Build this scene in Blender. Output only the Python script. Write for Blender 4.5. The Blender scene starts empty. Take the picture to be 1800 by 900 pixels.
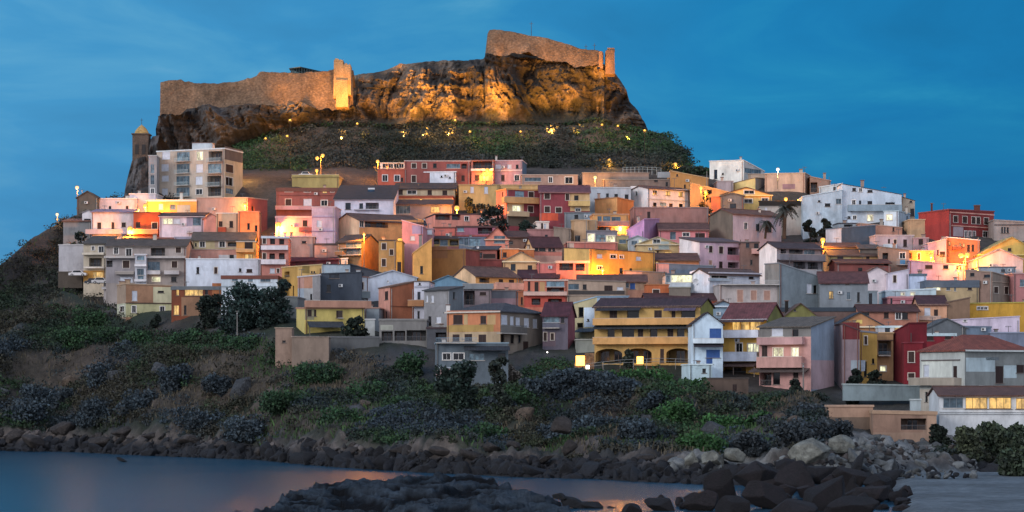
# Fortified hill town above a bay at dusk.  Everything is built as real geometry on a real hill.
import bpy, math, random
import numpy as np
random.seed(7); np.random.seed(7)
C = bpy.context.scene.collection
HZ, CH, FP = 680.0, 12.0, 4000.0          # horizon row, eye height, focal length in photo pixels

def P(u, v, Y):                            # point at distance Y seen at (u, v)
    return ((u-900)/FP*Y, Y, CH+(HZ-v)/FP*Y)
def lerp(a, b, t): return a+(b-a)*t

# ------------------------------------------------------------------ noise
def _hash(ix, iy, iz, seed):
    h = (ix.astype(np.int64)*374761393 + iy.astype(np.int64)*668265263 + iz.astype(np.int64)*2147483647 + seed*1274126177) & 0xffffffff
    h = ((h ^ (h >> 13))*1274126177) & 0xffffffff
    return ((h ^ (h >> 16)) & 0xffff)/65535.0
def vnoise(x, y, z=0, seed=0):
    x = np.asarray(x, float); y = np.asarray(y, float)+0*x; z = np.asarray(z, float)+0*x
    ix, iy, iz = np.floor(x), np.floor(y), np.floor(z)
    fx, fy, fz = x-ix, y-iy, z-iz
    fx, fy, fz = [f*f*(3-2*f) for f in (fx, fy, fz)]
    r = 0
    for dx in (0, 1):
        for dy in (0, 1):
            for dz in (0, 1):
                w = (fx if dx else 1-fx)*(fy if dy else 1-fy)*(fz if dz else 1-fz)
                r = r + w*_hash(ix+dx, iy+dy, iz+dz, seed)
    return r
def fbm(x, y, z=0, seed=0, o=4):
    r, a, s = 0, 0.5, 0
    for i in range(o):
        k = 2.03**i
        r = r + a*(vnoise(np.asarray(x)*k, np.asarray(y)*k, np.asarray(z)*k, seed+i)*2-1); s += a; a *= .5
    return r/s

# ------------------------------------------------------------------ materials
def lin(c):
    return c/12.92 if c <= .04045 else ((c+.055)/1.055)**2.4
GAIN = (1.12, 1.08, 1.0)
def hexc(h, g=1.0):
    if len(h) == 3: v = [int(c, 16)/15 for c in h]
    else: v = [int(h[i:i+2], 16)/255 for i in (0, 2, 4)]
    L = [lin(c)*k*g for c, k in zip(v, GAIN)]; a = sum(L)/3
    return tuple(min(.8, (x*.9+a*.1)) for x in L)
_m = {}
def newmat(name):
    m = bpy.data.materials.new(name); m.use_nodes = True
    nt = m.node_tree; b = nt.nodes['Principled BSDF']
    return m, nt, b
def N(nt, t, **kw):
    n = nt.nodes.new(t)
    for k, v in kw.items():
        if k in n.inputs.keys(): n.inputs[k].default_value = v
        else: setattr(n, k, v)
    return n
def ramp(nt, fac, stops):
    r = nt.nodes.new('ShaderNodeValToRGB'); e = r.color_ramp.elements
    while len(e) < len(stops): e.new(.5)
    for i, (p, c) in enumerate(stops):
        e[i].position = p; e[i].color = (c[0], c[1], c[2], 1) if not isinstance(c, (int, float)) else (c, c, c, 1)
    nt.links.new(fac, r.inputs[0]); return r
def mul(nt, a, b, f=1.0, blend='MULTIPLY'):
    m = nt.nodes.new('ShaderNodeMix'); m.data_type = 'RGBA'; m.blend_type = blend
    m.inputs[0].default_value = f
    for s, v in ((6, a), (7, b)):
        if hasattr(v, 'is_linked') or hasattr(v, 'links'): nt.links.new(v, m.inputs[s])
        else: m.inputs[s].default_value = (v[0], v[1], v[2], 1)
    return m.outputs[2]
def pos(nt, scale=(1, 1, 1)):
    g = nt.nodes.new('ShaderNodeNewGeometry'); mp = nt.nodes.new('ShaderNodeMapping')
    mp.inputs['Scale'].default_value = scale
    nt.links.new(g.outputs['Position'], mp.inputs['Vector']); return mp.outputs['Vector']
def noise(nt, vec, scale, detail=4, rough=.6):
    n = N(nt, 'ShaderNodeTexNoise', Scale=scale, Detail=detail, Roughness=rough)
    nt.links.new(vec, n.inputs['Vector']); return n.outputs['Fac']
def bump(nt, b, h, dist=.1, strength=.5):
    n = N(nt, 'ShaderNodeBump', Strength=strength, Distance=dist)
    nt.links.new(h, n.inputs['Height']); nt.links.new(n.outputs['Normal'], b.inputs['Normal'])

def wallmat(h):
    k = 'plaster '+h
    if k in _m: return _m[k]
    m, nt, b = newmat(k); c = hexc(h)
    n1 = noise(nt, pos(nt, (1, 1, .45)), .35, 5, .65)           # broad blotches
    n2 = noise(nt, pos(nt, (1.2, 1.2, .3)), .8, 6, .7)        # rain streaks
    r1 = ramp(nt, n1, [(.3, .62), (.62, 1.08)])
    r2 = ramp(nt, n2, [(.3, .7), (.55, 1.03)])
    r3 = ramp(nt, noise(nt, pos(nt, (1, 1, 1.4)), .22, 7, .62), [(.40, .80), (.415, .98), (.60, 1.0), (.615, 1.1)])   # repaired patches
    o = mul(nt, mul(nt, mul(nt, c, r1.outputs[0], .8), r2.outputs[0], .65), r3.outputs[0], .6)
    nt.links.new(o, b.inputs['Base Color']); b.inputs['Roughness'].default_value = .92
    bump(nt, b, noise(nt, pos(nt), 3.0, 5), .05, .4)
    _m[k] = m; return m
def roofmat(h):
    k = 'roof '+h
    if k in _m: return _m[k]
    m, nt, b = newmat(k); c = hexc(h)
    w = N(nt, 'ShaderNodeTexWave', Scale=1.25, Distortion=1.2, Detail=2.0); w.bands_direction = 'X'
    nt.links.new(pos(nt), w.inputs['Vector'])
    w2 = N(nt, 'ShaderNodeTexWave', Scale=.9, Distortion=2.0, Detail=2.0); w2.bands_direction = 'Y'
    nt.links.new(pos(nt), w2.inputs['Vector'])
    n1 = noise(nt, pos(nt), .8, 6, .75)
    r1 = ramp(nt, n1, [(.32, .45), (.68, 1.35)])
    r2 = ramp(nt, w.outputs['Fac'], [(0, .6), (.6, 1.05)])
    r3 = ramp(nt, w2.outputs['Fac'], [(0, .75), (.6, 1.05)])
    o = mul(nt, mul(nt, mul(nt, c, r1.outputs[0], .9), r2.outputs[0], .8), r3.outputs[0], .7)
    nt.links.new(o, b.inputs['Base Color']); b.inputs['Roughness'].default_value = .85
    bump(nt, b, w.outputs['Fac'], .12, .6)
    _m[k] = m; return m
def plain(h, rough=.7, metal=0.0, g=1.0):
    k = 'paint %s %.2f %.1f %.2f' % (h, rough, metal, g)
    if k in _m: return _m[k]
    m, nt, b = newmat(k)
    r1 = ramp(nt, noise(nt, pos(nt), 1.7, 4), [(.3, .75), (.65, 1.05)])
    nt.links.new(mul(nt, hexc(h, g), r1.outputs[0], .8), b.inputs['Base Color'])
    b.inputs['Roughness'].default_value = rough; b.inputs['Metallic'].default_value = metal
    _m[k] = m; return m
def glassmat(h='12161c', rough=.12):
    k = 'glass '+h
    if k in _m: return _m[k]
    m, nt, b = newmat(k)
    r1 = ramp(nt, noise(nt, pos(nt), .9, 2), [(.35, .5), (.65, 1.6)])
    nt.links.new(mul(nt, hexc(h), r1.outputs[0], 1), b.inputs['Base Color'])
    b.inputs['Roughness'].default_value = rough; b.inputs['IOR'].default_value = 1.35
    _m[k] = m; return m
def litmat(h, s):
    k = 'lit %s %.1f' % (h, s)
    if k in _m: return _m[k]
    m, nt, b = newmat(k); c = hexc(h)
    r1 = ramp(nt, noise(nt, pos(nt, (1, 1, .5)), .95, 3, .7), [(.36, .18), (.62, 1.25)])
    o = mul(nt, c, r1.outputs[0], 1)
    nt.links.new(o, b.inputs['Emission Color']); b.inputs['Emission Strength'].default_value = s
    b.inputs['Base Color'].default_value = (.1, .08, .05, 1); b.inputs['Roughness'].default_value = .3
    _m[k] = m; return m
def globemat(c, s):
    k = 'lamp %s %.1f' % (c, s)
    if k in _m: return _m[k]
    m, nt, b = newmat(k)
    b.inputs['Emission Color'].default_value = (*c, 1); b.inputs['Emission Strength'].default_value = s; b.inputs['Base Color'].default_value = (.01, .01, .01, 1)
    _m[k] = m; return m
def stonemat(h, scale=.5, dark=.35, bmp=.5, block=False):
    k = 'stone %s %.2f %d' % (h, scale, block)
    if k in _m: return _m[k]
    m, nt, b = newmat(k); c = hexc(h)
    v = N(nt, 'ShaderNodeTexVoronoi', Scale=scale*(3.2 if block else 1.6), Randomness=.9)
    nt.links.new(pos(nt, (1, 1, 1.7)), v.inputs['Vector'])
    n1 = noise(nt, pos(nt, (1, 1, .6)), scale*.35, 8, .72)
    n2 = noise(nt, pos(nt), scale*4, 6, .75)
    r1 = ramp(nt, n1, [(.33, dark), (.66, 1.2)])
    r2 = ramp(nt, n2, [(.3, .45), (.68, 1.2)])
    r3 = ramp(nt, v.outputs['Distance'], [(0, 1.15), (.75, .45)])
    o = mul(nt, mul(nt, mul(nt, c, r1.outputs[0], .9), r2.outputs[0], .8), r3.outputs[0], .7)
    nt.links.new(o, b.inputs['Base Color']); b.inputs['Roughness'].default_value = .95
    bump(nt, b, r2.outputs[0], .4, bmp)
    _m[k] = m; return m
def attrmat(name, scale=1.0, bmp=.5, rough=.95, var=.8, trans=False):
    if name in _m: return _m[name]
    m, nt, b = newmat(name)
    a = nt.nodes.new('ShaderNodeAttribute'); a.attribute_name = 'Col'
    n1 = noise(nt, pos(nt), scale, 8, .75); n2 = noise(nt, pos(nt), scale*.13, 4, .6)
    r1 = ramp(nt, n1, [(.32, .35), (.68, 1.5)]); r2 = ramp(nt, n2, [(.35, .6), (.65, 1.3)])
    o = mul(nt, mul(nt, a.outputs['Color'], r1.outputs[0], var), r2.outputs[0], var)
    nt.links.new(o, b.inputs['Base Color']); b.inputs['Roughness'].default_value = rough
    if bmp: bump(nt, b, n1, .5, bmp)
    _m[name] = m; return m

# ------------------------------------------------------------------ mesh building
class MB:
    def __init__(s): s.v = []; s.f = []; s.mi = []; s.ms = []
    def mat(s, m):
        if m not in s.ms: s.ms.append(m)
        return s.ms.index(m)
    def poly(s, pts, m):
        i = len(s.v); s.v += [tuple(p) for p in pts]; s.f.append(tuple(range(i, i+len(pts)))); s.mi.append(s.mat(m))
    def prism(s, pts, off, m):              # closed prism: polygon pts moved by off
        q = [(p[0]+off[0], p[1]+off[1], p[2]+off[2]) for p in pts]
        i = len(s.v); n = len(pts); s.v += [tuple(p) for p in pts]+q; k = s.mat(m)
        s.f.append(tuple(range(i, i+n))); s.f.append(tuple(range(i+2*n-1, i+n-1, -1))); s.mi += [k, k]
        for a in range(n):
            b = (a+1) % n; s.f.append((i+a, i+n+a, i+n+b, i+b)); s.mi.append(k)
    def box(s, c, h, m, ax=((1, 0, 0), (0, 1, 0), (0, 0, 1))):
        def q(a, b, d): return tuple(c[i]+ax[0][i]*a*h[0]+ax[1][i]*b*h[1]+ax[2][i]*d*h[2] for i in range(3))
        s.prism([q(-1, -1, -1), q(1, -1, -1), q(1, 1, -1), q(-1, 1, -1)], tuple(ax[2][i]*2*h[2] for i in range(3)), m)
    def tube(s, a, b, r0, r1, m, n=8):
        a = np.array(a, float); b = np.array(b, float); d = b-a; d /= (np.linalg.norm(d)+1e-9)
        t = np.cross(d, (0, 1, .01)) if abs(d[1]) < .9 else np.cross(d, (1, 0, 0)); t /= np.linalg.norm(t); w = np.cross(d, t)
        i = len(s.v); k = s.mat(m)
        for c, r in ((a, r0), (b, r1)):
            for j in range(n):
                g = 2*math.pi*j/n; s.v.append(tuple(c+r*(math.cos(g)*t+math.sin(g)*w)))
        for j in range(n):
            j2 = (j+1) % n; s.f.append((i+j, i+j2, i+n+j2, i+n+j)); s.mi.append(k)
        s.f.append(tuple(range(i+n-1, i-1, -1))); s.f.append(tuple(range(i+n, i+2*n))); s.mi += [k, k]
    def ball(s, c, r, m, n=10, sz=1.0):
        i = len(s.v); k = s.mat(m); R = n//2
        for a in range(R+1):
            th = math.pi*a/R
            for j in range(n):
                g = 2*math.pi*j/n; s.v.append((c[0]+r*math.sin(th)*math.cos(g), c[1]+r*math.sin(th)*math.sin(g), c[2]+r*sz*math.cos(th)))
        for a in range(R):
            for j in range(n):
                j2 = (j+1) % n; s.f.append((i+a*n+j, i+a*n+j2, i+(a+1)*n+j2, i+(a+1)*n+j)); s.mi.append(k)
    def build(s, name, parent=None, org=None, smooth=False):
        if not s.f: return None
        if org is None:
            org = tuple(parent['_o']) if parent is not None else (0, 0, 0)
        me = bpy.data.meshes.new(name)
        v = np.array(s.v)-np.array(org)
        me.from_pydata(v.tolist(), [], s.f)
        for m in s.ms: me.materials.append(m)
        me.polygons.foreach_set('material_index', s.mi)
        if smooth: me.polygons.foreach_set('use_smooth', [True]*len(me.polygons))
        me.update()
        o = bpy.data.objects.new(name, me); C.objects.link(o)
        if parent is not None: o.parent = parent; o['_o'] = tuple(org)
        else: o.location = org; o['_o'] = tuple(org)
        return o
ALL = []
def tag(o, label=None, cat=None, group=None, kind=None):
    if label: o['label'] = label
    if cat: o['category'] = cat
    if group: o['group'] = group
    if kind: o['kind'] = kind
    return o
def thing(name, label, cat, loc, group=None):
    o = bpy.data.objects.new(name, None); C.objects.link(o); o.location = loc; o.empty_display_size = .5
    o['_o'] = tuple(loc); return tag(o, label, cat, group)

def quadmesh(name, V, F, col, mat, smooth=False):
    """big numpy mesh with per-vertex colour"""
    me = bpy.data.meshes.new(name); nf = len(F); k = F.shape[1]
    me.vertices.add(len(V)); me.vertices.foreach_set('co', np.asarray(V, np.float32).ravel())
    me.loops.add(nf*k); me.loops.foreach_set('vertex_index', F.astype(np.int32).ravel())
    me.polygons.add(nf); me.polygons.foreach_set('loop_start', np.arange(0, nf*k, k, dtype=np.int32))
    me.polygons.foreach_set('loop_total', np.full(nf, k, dtype=np.int32))
    if smooth: me.polygons.foreach_set('use_smooth', np.ones(nf, bool))
    me.update(calc_edges=True)
    if col is not None:
        at = me.attributes.new('Col', 'FLOAT_COLOR', 'POINT')
        c4 = np.ones((len(V), 4), np.float32); c4[:, :3] = col
        at.data.foreach_set('color', c4.ravel())
    me.materials.append(mat)
    o = bpy.data.objects.new(name, me); C.objects.link(o); return o
def gridfaces(nr, nc):
    i = np.arange(nr-1)[:, None]*nc+np.arange(nc-1)[None, :]
    return np.stack([i, i+1, i+nc+1, i+nc], -1).reshape(-1, 4)
# ------------------------------------------------------------------ terrain
def YW(v, z=0.0): return (CH-z)*FP/(v-HZ)            # distance of a spot at height z seen at row v below the horizon
#      u   shore rock(py,Y)   base    top/silhouette
CT = [(-500, 788, 765, 700, 640),
      (0, 792, 752, 600, 468), (60, 794, 752, 560, 415), (110, 794, 755, 520, 388), (200, 798, 757, 562, 352), (290, 802, 757, 580, 318),
      (450, 808, 765, 586, 318), (600, 822, 775, 598, 305), (780, 832, 782, 680, 300), (900, 838, 785, 668, 300),
      (960, 840, 788, 628, 300), (1050, 842, 790, 648, 300), (1200, 850, 795, 672, 302), (1250, 852, 790, 684, 305),
      (1300, 852, 785, 690, 312), (1400, 852, 775, 690, 335), (1500, 852, 780, 692, 370), (1600, 845, 800, 708, 400),
      (1700, 842, 810, 745, 415), (1800, 842, 815, 752, 425), (2300, 842, 815, 760, 520)]
CU = [c[0] for c in CT]
def DV(u, v):                                         # distance of the village slope
    f = np.clip((500-u)/300, 0, 1)*45*np.clip((v-320)/230, 0, 1)
    return 575-(v-320)*0.56+f
#  foot of the castle crag
KB = [(215, 350), (285, 345), (330, 306), (430, 248), (480, 228), (560, 220), (640, 216), (700, 212), (1000, 210), (1060, 216), (1140, 234), (1166, 240)]
def kb(u): return float(np.interp(u, [k[0] for k in KB], [k[1] for k in KB]))
def nodes(u):
    S, R, B, T = [float(np.interp(u, CU, [c[i] for c in CT])) for i in (1, 2, 3, 4)]
    Ys = YW(S); beach = float(np.clip((u-1520)/90, 0, 1))
    out = []
    out.append((lerp(Ys-25, 120, beach), lerp(-3, .35, beach)))
    out.append((Ys, lerp(-.15, .9, beach)))
    YB = DV(u, B)
    YR = lerp(Ys, YB, .16)
    zR = CH+(HZ-R)/FP*YR
    out.append((lerp(Ys, YR, .45), lerp(-.15, zR, .3))); out.append((YR, zR))
    for t in (.33, .66, 1.0):
        v = lerp(R, B, t); Y = lerp(YR, YB, t**.9); out.append((Y, CH+(HZ-v)/FP*Y))
    for t in (.5, 1.0):
        v = lerp(B, T, t); Y = DV(u, v); out.append((Y, CH+(HZ-v)/FP*Y))
    YT, zT = out[-1]
    hill = float(np.clip((u-235)/50, 0, 1)*np.clip((1262-u)/60, 0, 1))
    hv = max(kb(min(max(u, 290), 1160)), 0)
    if u > 1160: hv = float(np.interp(u, [1160, 1200, 1245, 1300], [236, 270, 296, 330]))
    Y1 = 612; v1 = lerp(T, hv, .5); a = (Y1, CH+(HZ-v1)/FP*Y1)
    Y2 = 642; b = (Y2, CH+(HZ-hv+2)/FP*Y2)
    c = (665, b[1]+1.0)
    o1 = (YT+20, zT-1.5); o2 = (YT+45, zT-12); o3 = (YT+80, zT-24)
    for p, q in ((a, o1), (b, o2), (c, o3)): out.append((lerp(q[0], p[0], hill), lerp(q[1], p[1], hill)))
    out.append((820, -6.0))
    return out
_nc = {}
def nod(u):
    k = round(u/2)
    if k not in _nc: _nc[k] = nodes(k*2.0)
    return _nc[k]
def G(u, v):                                          # distance where the line of sight (u, v) meets the ground
    n = nod(u)
    for (Ya, za), (Yb, zb) in zip(n[:-1], n[1:]):
        fa = za-(CH+(HZ-v)/FP*Ya); fb = zb-(CH+(HZ-v)/FP*Yb)
        if fa <= 0 < fb or (fa < 0 <= fb):
            return Ya+(Yb-Ya)*(-fa)/(fb-fa)
    return n[8][0]
def GZ(u, Y):
    n = nod(u); return float(np.interp(Y, [a[0] for a in n], [a[1] for a in n]))

us = np.concatenate([np.arange(-500, -40, 30), np.arange(-40, 1840, 4), np.arange(1840, 2300, 30)])
rows = [0, .25, .5, .75]
SUB = [4, 6, 12, 12, 14, 14, 14, 26, 26, 16, 16, 4, 8]
V = []; PV = []
for u in us:
    n = nod(u); col = []
    for i, s in enumerate(SUB[:len(n)-1]):
        for k in range(s):
            t = k/s; col.append((lerp(n[i][0], n[i+1][0], t), lerp(n[i][1], n[i+1][1], t), i+t))
    col.append((n[-1][0], n[-1][1], len(n)-1)); V.append(col)
V = np.array(V)                                       # (nu, nr, 3): Y, z, node
X = (us[:, None]-900)/FP*V[:, :, 0]; Yg = V[:, :, 0]; Z = V[:, :, 1].copy(); K = V[:, :, 2]
pv = HZ-(Z-CH)*FP/Yg; UU = us[:, None]+0*pv
land = np.clip((K-1.2)/1.2, 0, 1)
beachm = np.clip((UU-1540)/60, 0, 1)*np.clip((2.2-K)/.5, 0, 1)
rough = fbm(X*.09, Yg*.09, seed=3, o=5)*2.2+np.abs(fbm(X*.3, Yg*.3, seed=9, o=4))*1.2
Z -= 1.0*np.clip((UU-1430)/40, 0, 1)*np.clip((K-3)/.5, 0, 1)*np.clip((6.4-K)/.4, 0, 1)
rough += fbm(X*.05+Yg*.02, Yg*.018, seed=5, o=3)*7*np.clip((K-2.6)/.8, 0, 1)*np.clip((5.6-K)/.8, 0, 1)*np.clip((1450-UU)/80, 0, 1)      # gullies
rough += np.where((K > 1) & (K < 3.4), (np.floor(fbm(X*.14, Yg*.2, seed=21, o=4)*5)/5*2.2+np.abs(fbm(X*.4, Yg*.4, seed=22, o=3))*1.6-.3), 0)
inv = np.clip((K-4.9)/.8, 0, 1)*np.clip((9.2-K)/.8, 0, 1)
Z += rough*np.clip((K-.6)/.8, 0, 1)*(1-.75*inv)*(1-beachm)
Z -= .9*np.clip((K-5.2)/.6, 0, 1)*np.clip((6.6-K)/.3, 0, 1)
Z -= 4.5*np.clip((K-6.25)/.3, 0, 1)*np.clip((7.95-K)/.25, 0, 1)      # lanes and yards are cut in below the house fronts
# colours
def mixc(a, b, t): return a*(1-t[..., None])+b*t[..., None]
col = np.zeros(Z.shape+(3,)); 
green = np.array([.010, .020, .010]); brown = np.array([.026, .020, .015]); rock = np.array([.095, .080, .070]); grey = np.array([.030, .035, .043])
wet = np.array([.010, .011, .014]); sand = np.array([.105, .130, .145]); pale = np.array([.22, .225, .215])
nA = fbm(X*.05, Yg*.05, seed=11, o=4); nB = fbm(X*.11, Yg*.11, seed=12, o=4); nC = fbm(X*.2, Yg*.2, seed=14, o=4)
col[:] = green; col = mixc(col, brown+0*col, np.clip((nA+.05)*3, 0, 1)); col = mixc(col, grey+0*col, np.clip((nB-.1)*4, 0, 1)*.7)
col = mixc(col, rock+0*col, np.clip((nC-.16)*8, 0, 1)*np.clip(1-(K-3)/4, .3, .9))
rk = np.clip((3.0-K)/.6, 0, 1); col = mixc(col, rock*.8+0*col, rk)
wt = np.clip((1.2-(Z-.5*nC*3))/1.4, 0, 1); wt = np.where(Z < 2.4, np.clip((2.6-Z)/1.0, 0, 1), 0); col = mixc(col, wet+0*col, wt*(1-beachm))
col = mixc(col, sand+0*col, beachm)
pl = np.clip(((pv-752)/10), 0, 1)*np.clip((830-pv)/10, 0, 1)*np.clip((UU-1180)/40, 0, 1)*np.clip((1720-UU)/60, 0, 1)*np.clip((nB+.12)*5, 0, 1)
col = mixc(col, pale+0*col, pl*.75)
earth = np.clip((fbm(X*.035, Yg*.05, seed=15, o=4)-.16)*7, 0, 1)*np.clip((K-2.8)/.5, 0, 1)*np.clip((6.2-K)/.3, 0, 1); col = mixc(col, np.array([.058, .043, .030])+0*col, earth*.8)
vil = np.clip((K-6.3)/.3, 0, 1)*np.clip((8.6-K)/.3, 0, 1); col = mixc(col, np.array([.05, .042, .038])+0*col, vil*.9)
hl = np.clip((K-8.6)/.5, 0, 1); col = mixc(col, np.array([.030, .034, .022])+0*col, hl*.7); 
col = mixc(col, np.array([.09, .065, .045])+0*col, hl*np.clip((nA+.05)*4, 0, 1)*.9)
def GR_(u, Y):                                        # real ground height, bumps included
    i = int(np.argmin(np.abs(us-u))); return float(np.interp(Y, Yg[i], Z[i]))
Vt = np.stack([X, Yg, Z], -1).reshape(-1, 3)
terr = quadmesh('hillside_ground', Vt, gridfaces(*X.shape), col.reshape(-1, 3), attrmat('earth and rock', .9, .9), True)
tag(terr, kind='structure')
# sea
mb = MB()
m, nt, b = newmat('calm sea')
b.inputs['Roughness'].default_value = .26; b.inputs['IOR'].default_value = 1.3
wv = noise(nt, pos(nt, (.25, 1.1, 1)), .5, 4, .6)
r1 = ramp(nt, noise(nt, pos(nt, (.03, .06, 1)), .6, 3), [(.35, (.006, .040, .075)), (.65, (.022, .055, .085))])
nt.links.new(r1.outputs[0], b.inputs['Base Color']); bump(nt, b, wv, .12, .35); b.inputs['Specular IOR Level'].default_value = .42
mb.poly([(-3000, 20, 0), (3000, 20, 0), (3000, 3500, 0), (-3000, 3500, 0)], m)
sea = mb.build('sea_water'); tag(sea, kind='structure')

# ------------------------------------------------------------------ castle crag and walls
SK = [(216, 348), (222, 330), (230, 292), (236, 262), (262, 258), (266, 262), (272, 205), (279, 152), (283, 146), (300, 158), (420, 158), (460, 150),
      (585, 140), (616, 124), (650, 121), (675, 115), (700, 104), (740, 103), (765, 99), (790, 98), (815, 99), (850, 96), (858, 80), (900, 72), (960, 80), (1020, 93),
      (1060, 104), (1084, 122), (1092, 132), (1104, 150), (1110, 172), (1125, 190), (1136, 212), (1142, 226), (1166, 238)]
def sk(u): return np.interp(u, [s[0] for s in SK], [s[1] for s in SK])
def curtain(name, u0, u1, top, bot, Yf, mat, disp, du=1.6, nr=60, seed=0, back=30, colf=None, thick=None, drop=25):
    uu = np.arange(u0, u1+.01, du); tt = np.linspace(0, 1, nr)
    yt = top(uu); yb = bot(uu)
    v = yb[:, None]+(yt-yb)[:, None]*tt[None, :]; Y = Yf(uu)[:, None]+(tt*7)[None, :]*(1 if thick is None else thick)
    U = uu[:, None]+0*v
    x = (U-900)/FP*Y; z = CH+(HZ-v)/FP*Y
    d = disp(U, v, x, z, tt[None, :]+0*v)
    Y = Y-d; x = (U-900)/FP*(Y+d)
    # top runs back, ends go down behind
    xb = x[:, -1:]; zb = z[:, -1:]
    x = np.concatenate([x, xb, xb], 1); z = np.concatenate([z, zb-1.5, zb-drop], 1); Y = np.concatenate([Y, Y[:, -1:]+back, Y[:, -1:]+back+3], 1)
    Vv = np.stack([x, Y, z], -1).reshape(-1, 3)
    c = None
    if colf is not None:
        cc = colf(U, v, x[:, :-2], z[:, :-2]); c = np.concatenate([cc, cc[:, -1:], cc[:, -1:]], 1).reshape(-1, 3)
    return quadmesh(name, Vv, gridfaces(*x.shape), c, mat)
LW = [(283, 146), (310, 141), (318, 140), (325, 143), (345, 146), (380, 147), (420, 142), (450, 134), (456, 127), (462, 126), (520, 127), (560, 126), (586, 122), (600, 123), (622, 124)]
LB = [(283, 205), (318, 200), (330, 190), (400, 192), (490, 188), (530, 180), (560, 193), (622, 186)]
UW = [(853, 94), (857, 60), (860, 53), (868, 52), (882, 53), (920, 60), (962, 67), (1000, 78), (1022, 86), (1050, 88), (1062, 93)]
UB = [(853, 99), (870, 98), (900, 97), (930, 96), (960, 106), (985, 108), (1010, 118), (1040, 113), (1062, 112)]
def crag_disp(U, v, x, z, t):
    fade = (np.clip((1-t)*6, 0, 1)*.8+.2)*np.clip(t*5, 0, 1)
    wx = x+fbm(x*.05, z*.05, seed=30, o=3)*9
    a = np.abs(fbm(wx*.04, z*.012, seed=31, o=4))*28             # buttresses
    b = (1-np.abs(fbm(wx*.13, z*.035, seed=37, o=4)))*7-5
    cc = np.floor(fbm(x*.03, z*.22, seed=40, o=3)*6)/6*4
    e = (1-2*np.abs(fbm(wx*.26, z*.10, seed=44, o=4)))*3.4-1+(np.abs(fbm(x*.6, z*.5, seed=45, o=3)))*3.0
    lw = np.where((U > 281) & (U < 624), np.interp(U, [q[0] for q in LB], [q[1] for q in LB]), np.where((U > 852) & (U < 1063), np.interp(U, [q[0] for q in UB], [q[1] for q in UB]), 0))
    d = (a*1.15+b*1.2+cc+e-6)*fade-9*t
    zone = np.clip(lw, 0, 1)
    d = d+zone*12*t*np.clip(t*3, 0, 1)                          # the rock stands forward under the built walls
    inw = np.clip((lw+2-v)/3, 0, 1)*zone
    return d*(1-inw)-9*inw
def crag_col(U, v, x, z):
    n = fbm(x*.045, z*.05, seed=51, o=5); n2 = fbm(x*.2, z*.35, seed=52, o=4)
    c = np.zeros(U.shape+(3,))+np.array([.16, .115, .078])
    c = mixc(c, np.array([.020, .017, .012])+0*c, np.clip((n2+.04+n*.5)*5, 0, 1)*.88)
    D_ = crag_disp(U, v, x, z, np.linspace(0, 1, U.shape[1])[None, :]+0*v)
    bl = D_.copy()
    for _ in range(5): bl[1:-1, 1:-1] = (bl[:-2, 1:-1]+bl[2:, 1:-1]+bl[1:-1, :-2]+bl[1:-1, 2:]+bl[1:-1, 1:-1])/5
    cav = np.clip((bl-D_)*1.5, 0, 1); c = mixc(c, np.array([.010, .009, .008])+0*c, cav*.95)  # shade in the gullies painted into the rock colour
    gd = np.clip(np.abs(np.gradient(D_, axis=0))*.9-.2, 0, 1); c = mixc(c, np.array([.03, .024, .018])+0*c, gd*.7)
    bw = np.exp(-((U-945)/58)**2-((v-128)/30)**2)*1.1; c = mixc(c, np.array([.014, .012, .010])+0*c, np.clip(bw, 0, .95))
    for cu, cw in ((665, 14), (768, 12), (835, 16), (905, 20), (1035, 12)): c = mixc(c, np.array([.02, .016, .013])+0*c, np.exp(-((U-cu-fbm(z*.1, 0*z, seed=58, o=3)*14)/cw)**2)*.8)
    le = np.clip((480-U)/60, 0, 1); c = mixc(c, np.array([.075, .07, .068])+0*c, le*.8)
    low = np.clip((v-sk(U)-75)/30, 0, 1)*np.clip((n+.05)*5, 0, 1)*.8; c = mixc(c, np.array([.022, .026, .016])+0*c, low*.9)
    return c
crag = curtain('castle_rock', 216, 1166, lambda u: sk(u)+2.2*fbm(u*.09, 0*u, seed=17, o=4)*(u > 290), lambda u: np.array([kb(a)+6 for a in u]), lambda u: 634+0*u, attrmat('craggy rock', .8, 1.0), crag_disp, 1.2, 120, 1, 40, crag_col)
tag(crag, kind='structure')
def ci(tab): return lambda u: np.interp(u, [a[0] for a in tab], [a[1] for a in tab])
def wall_disp(U, v, x, z, t): return fbm(x*.25, z*.25, seed=61, o=4)*.55+fbm(x*.05, z*.05, seed=62, o=2)*1.4-(1-t)*-.8
def jag(f, a, s, seed): return lambda u: f(u)+a*(np.floor(fbm(u*s, 0*u, seed=seed, o=3)*3)/3)
wm = stonemat('9a7c60', .42, .30, 1.0, True)
w1 = curtain('castle_wall', 283, 622, jag(ci(LW), 1.6, .12, 5), lambda u: ci(LB)(u)+7*fbm(u*.07, 0*u, seed=19, o=4), lambda u: 634+0*u, wm, wall_disp, 2, 36, 2, 4, thick=.25, drop=4)
tag(w1, 'long lower stone castle wall, floodlit, running left of the ruined tower', 'castle wall')
w2 = curtain('castle_wall', 853, 1062, jag(ci(UW), .9, .15, 8), lambda u: ci(UB)(u)+6*fbm(u*.07, 0*u, seed=23, o=4), lambda u: 634+0*u, wm, wall_disp, 2, 30, 3, 8, thick=.25, drop=4)
tag(w2, 'tall upper fortress wall crowning the top of the rock', 'castle wall')
OT = [(217, 349), (220, 330), (224, 312), (229, 293), (233, 281), (240, 276), (250, 272), (257, 262), (263, 250), (268, 240), (280, 238)]
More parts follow.
